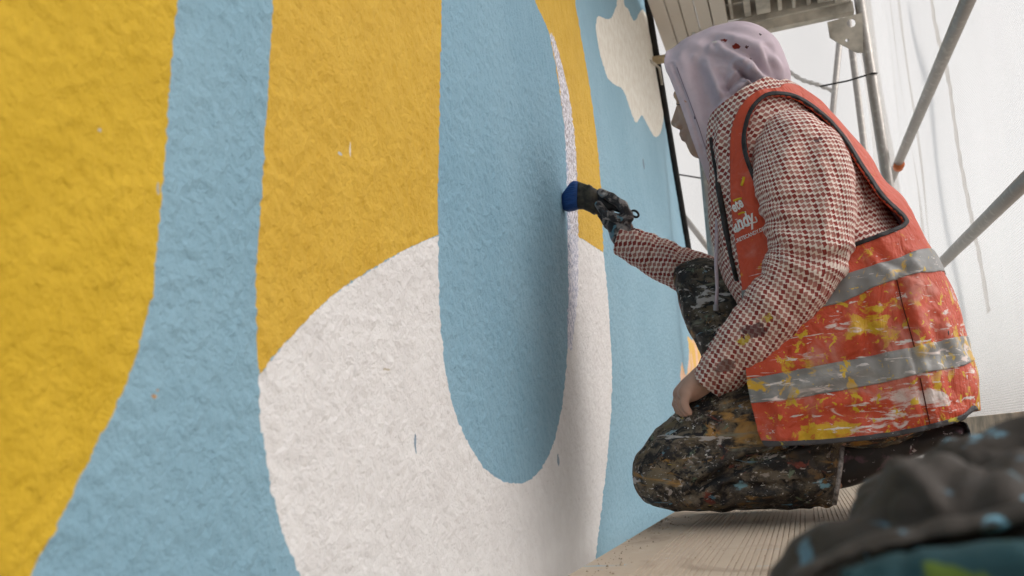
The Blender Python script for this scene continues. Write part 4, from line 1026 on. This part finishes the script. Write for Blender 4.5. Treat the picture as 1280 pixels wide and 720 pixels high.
# ================================================================== brush
def slab(name, sections, mat, parent):
    """loft through rounded rectangles: (px top, px bottom, half thickness)"""
    V = []; F = []; n = 12
    for (x0, y0), (x1, y1), h in sections:
        a = at(x0, y0, YB); b = at(x1, y1, YB); cc = (a+b)/2; e = (a-b)/2; L = np.linalg.norm(e)
        for k in range(n):
            an = 2*math.pi*(k+.5)/n; cu, su = math.cos(an), math.sin(an)
            sq = lambda v: math.copysign(abs(v)**.5, v)
            V.append(cc+e*sq(cu)+np.array([0, h*sq(su), 0]))
    for i in range(len(sections)-1):
        for k in range(n): F.append((i*n+k, i*n+(k+1) % n, (i+1)*n+(k+1) % n, (i+1)*n+k))
    F.append(tuple(range(n))[::-1]); F.append(tuple((len(sections)-1)*n+k for k in range(n)))
    return mesh_obj(name, V, F, mat, parent)
bb = at(735, 250, YB)
brush = empty('paint_brush', tuple(float(x) for x in bb)); tag(brush, 'wide paint brush with blue bristles pressed against the mural', 'paint brush')
bris = M('blue_bristles', .6, .3); bris.col(bris.mix(bris.noise(200, 3, stretch=(.15, 1, 1)), (.006, .03, .14, 1), (.015, .085, .30, 1))); bris.bump(bris.noise(300, 2, stretch=(.1, 1, 1)), .8, .004); bris = bris.m
slab('bristles', [((704, 243), (704.5, 262.5), .016), ((709, 236), (709.5, 264), .019), ((714, 229.5), (716, 263), .02), ((718, 227), (720, 261.5), .02), ((724, 227.5), (723, 261), .018)], bris, brush)
fer = plain('dirty_ferrule', (.055, .045, .032, 1), .6, .4, 60, .3, 90, .4)
slab('ferrule', [((721.5, 227), (720, 261), .0165), ((726, 228.5), (728, 261), .018), ((736, 232), (737, 265), .0175), ((737, 231), (738, 266), .019), ((741, 233.5), (742, 268), .019), ((742, 235), (744, 267), .017), ((748, 238), (750, 269), .016)], fer, brush)
han = plain('dark_handle', (.022, .020, .024, 1), .5, .4, 40, .3, 80, .4)
hnd = slab('handle', [((748, 238.5), (750, 268.5), .0145), ((755, 244), (756, 266), .013), ((764, 250), (766, 263), .011), ((776, 257), (778, 267), .011), ((788, 262), (789, 270.5), .009), ((790.5, 264), (791, 269.5), .006)], han, brush)
hp = [at(793.7+4.6*math.cos(a)*1.0, 267.3+3.9*math.sin(a)+.35*4.6*math.cos(a), YB) for a in np.linspace(0, 2*math.pi, 14, endpoint=False)]
tube('hanging_loop', hp, .0028, han, brush, 8, closed=True)

# ================================================================== bag in the foreground
def lump(name, poly, Y, W, T_, vox, mat, amp, sc_, parent=None, seed=3, lines=()):
    P = catmull(np.array([at(x, y, Y)[[0, 2]] for x, y in poly]), 4); lo = P.min(0)-.02; hi = P.max(0)+.02
    lo[1] = max(lo[1], -.004)
    G = Grid((lo[0], Y-W-.03, lo[1]), (hi[0], Y+W+.03, hi[1]), vox); G.inflate(P, Y, W, T_)
    V, F = G.mesh(); V = relax(V, F, 2, .4); N = normals(V, F)
    r = np.abs(vnoise(V[:, 0]/sc_+V[:, 1]*9, V[:, 2]/sc_+V[:, 1]*14, seed)-.5)*2
    r2 = np.abs(vnoise(V[:, 0]/sc_*2.3-V[:, 1]*22, V[:, 2]/sc_*2.3+V[:, 1]*9, seed+9)-.5)*2
    V = V+N*(amp*(r+.45*r2-.6))[:, None]
    return V, F
bgm = M('dark_bag', .7, .2); bcx = bgm.mix(bgm.noise(16, 5, .6), (.026, .0205, .017, 1), (.072, .058, .048, 1))
bcx = bgm.mix(bgm.step(bgm.noise(26, 4, off=2), .5, .75, 0, .6), bcx, (.075, .066, .06, 1))
for col, sc_, lo, hi, off in (((.13, .24, .31, 1), 38, .61, .70, 5), ((.18, .36, .45, 1), 62, .66, .72, 12), ((.55, .50, .48, 1), 90, .74, .78, 19)): bcx = bgm.splat(bcx, col, sc_, lo, hi, off, 3)
bgm.col(bcx); bgm.bump(bgm.noise(40, 5, .6), .5, .006); bgm = bgm.m
YG = .46
bag = empty('bag', (float(at(1180, 640, YG)[0]), YG, 0)); tag(bag, 'crumpled dark bag smeared with light blue paint lying on the platform', 'bag')
V, F = lump('body', [(930, 800), (945, 735), (985, 688), (1035, 650), (1078, 618), (1096, 590), (1105, 572), (1135, 561), (1175, 566), (1230, 574), (1300, 580), (1420, 600), (1480, 800), (1480, 1010), (950, 1010)], YG, .05, .035, .003, bgm, .011, .033)
V[:, 2] = np.maximum(V[:, 2], .002); mesh_obj('body', V, F, bgm, bag)
V, F = lump('rear_fold', [(1060, 640), (1110, 590), (1150, 570), (1190, 554), (1230, 542), (1262, 530), (1300, 520), (1400, 530), (1440, 660), (1420, 930), (1080, 930)], YG+.13, .035, .024, .003, bgm, .006, .03, seed=8)
V[:, 2] = np.maximum(V[:, 2], .002); mesh_obj('rear_fold', V, F, bgm, bag)
V, F = lump('flap', [(985, 720), (1030, 690), (1090, 668), (1160, 655), (1230, 640), (1300, 622), (1420, 600), (1430, 640), (1300, 655), (1230, 668), (1150, 682), (1080, 695), (1030, 716), (1000, 740)], YG-.055, .018, .008, .0025, bgm, .003, .02, seed=15)
mesh_obj('flap', V, F, bgm, bag)
tlm = M('teal_cloth', .85); tcx = tlm.mix(tlm.noise(24, 4), (.010, .036, .043, 1), (.022, .07, .08, 1)); tcx = tlm.splat(tcx, (.10, .15, .02, 1), 30, .57, .62, 3); tlm.col(tcx); tlm.bump(tlm.noise(90, 4), .4, .003)
V, F = lump('cloth', [(1040, 742), (1075, 705), (1140, 692), (1220, 684), (1320, 668), (1420, 660), (1460, 850), (1460, 1100), (1040, 1100)], YG-.075, .022, .016, .003, None, .005, .025, seed=22)
V[:, 2] = np.maximum(V[:, 2], .002)
cl = mesh_obj('cloth', V, F, tlm.m, None, loc=(float(V[:, 0].mean()), YG-.075, 0)); tag(cl, 'teal and green paint rag tucked under the dark bag', 'cloth')
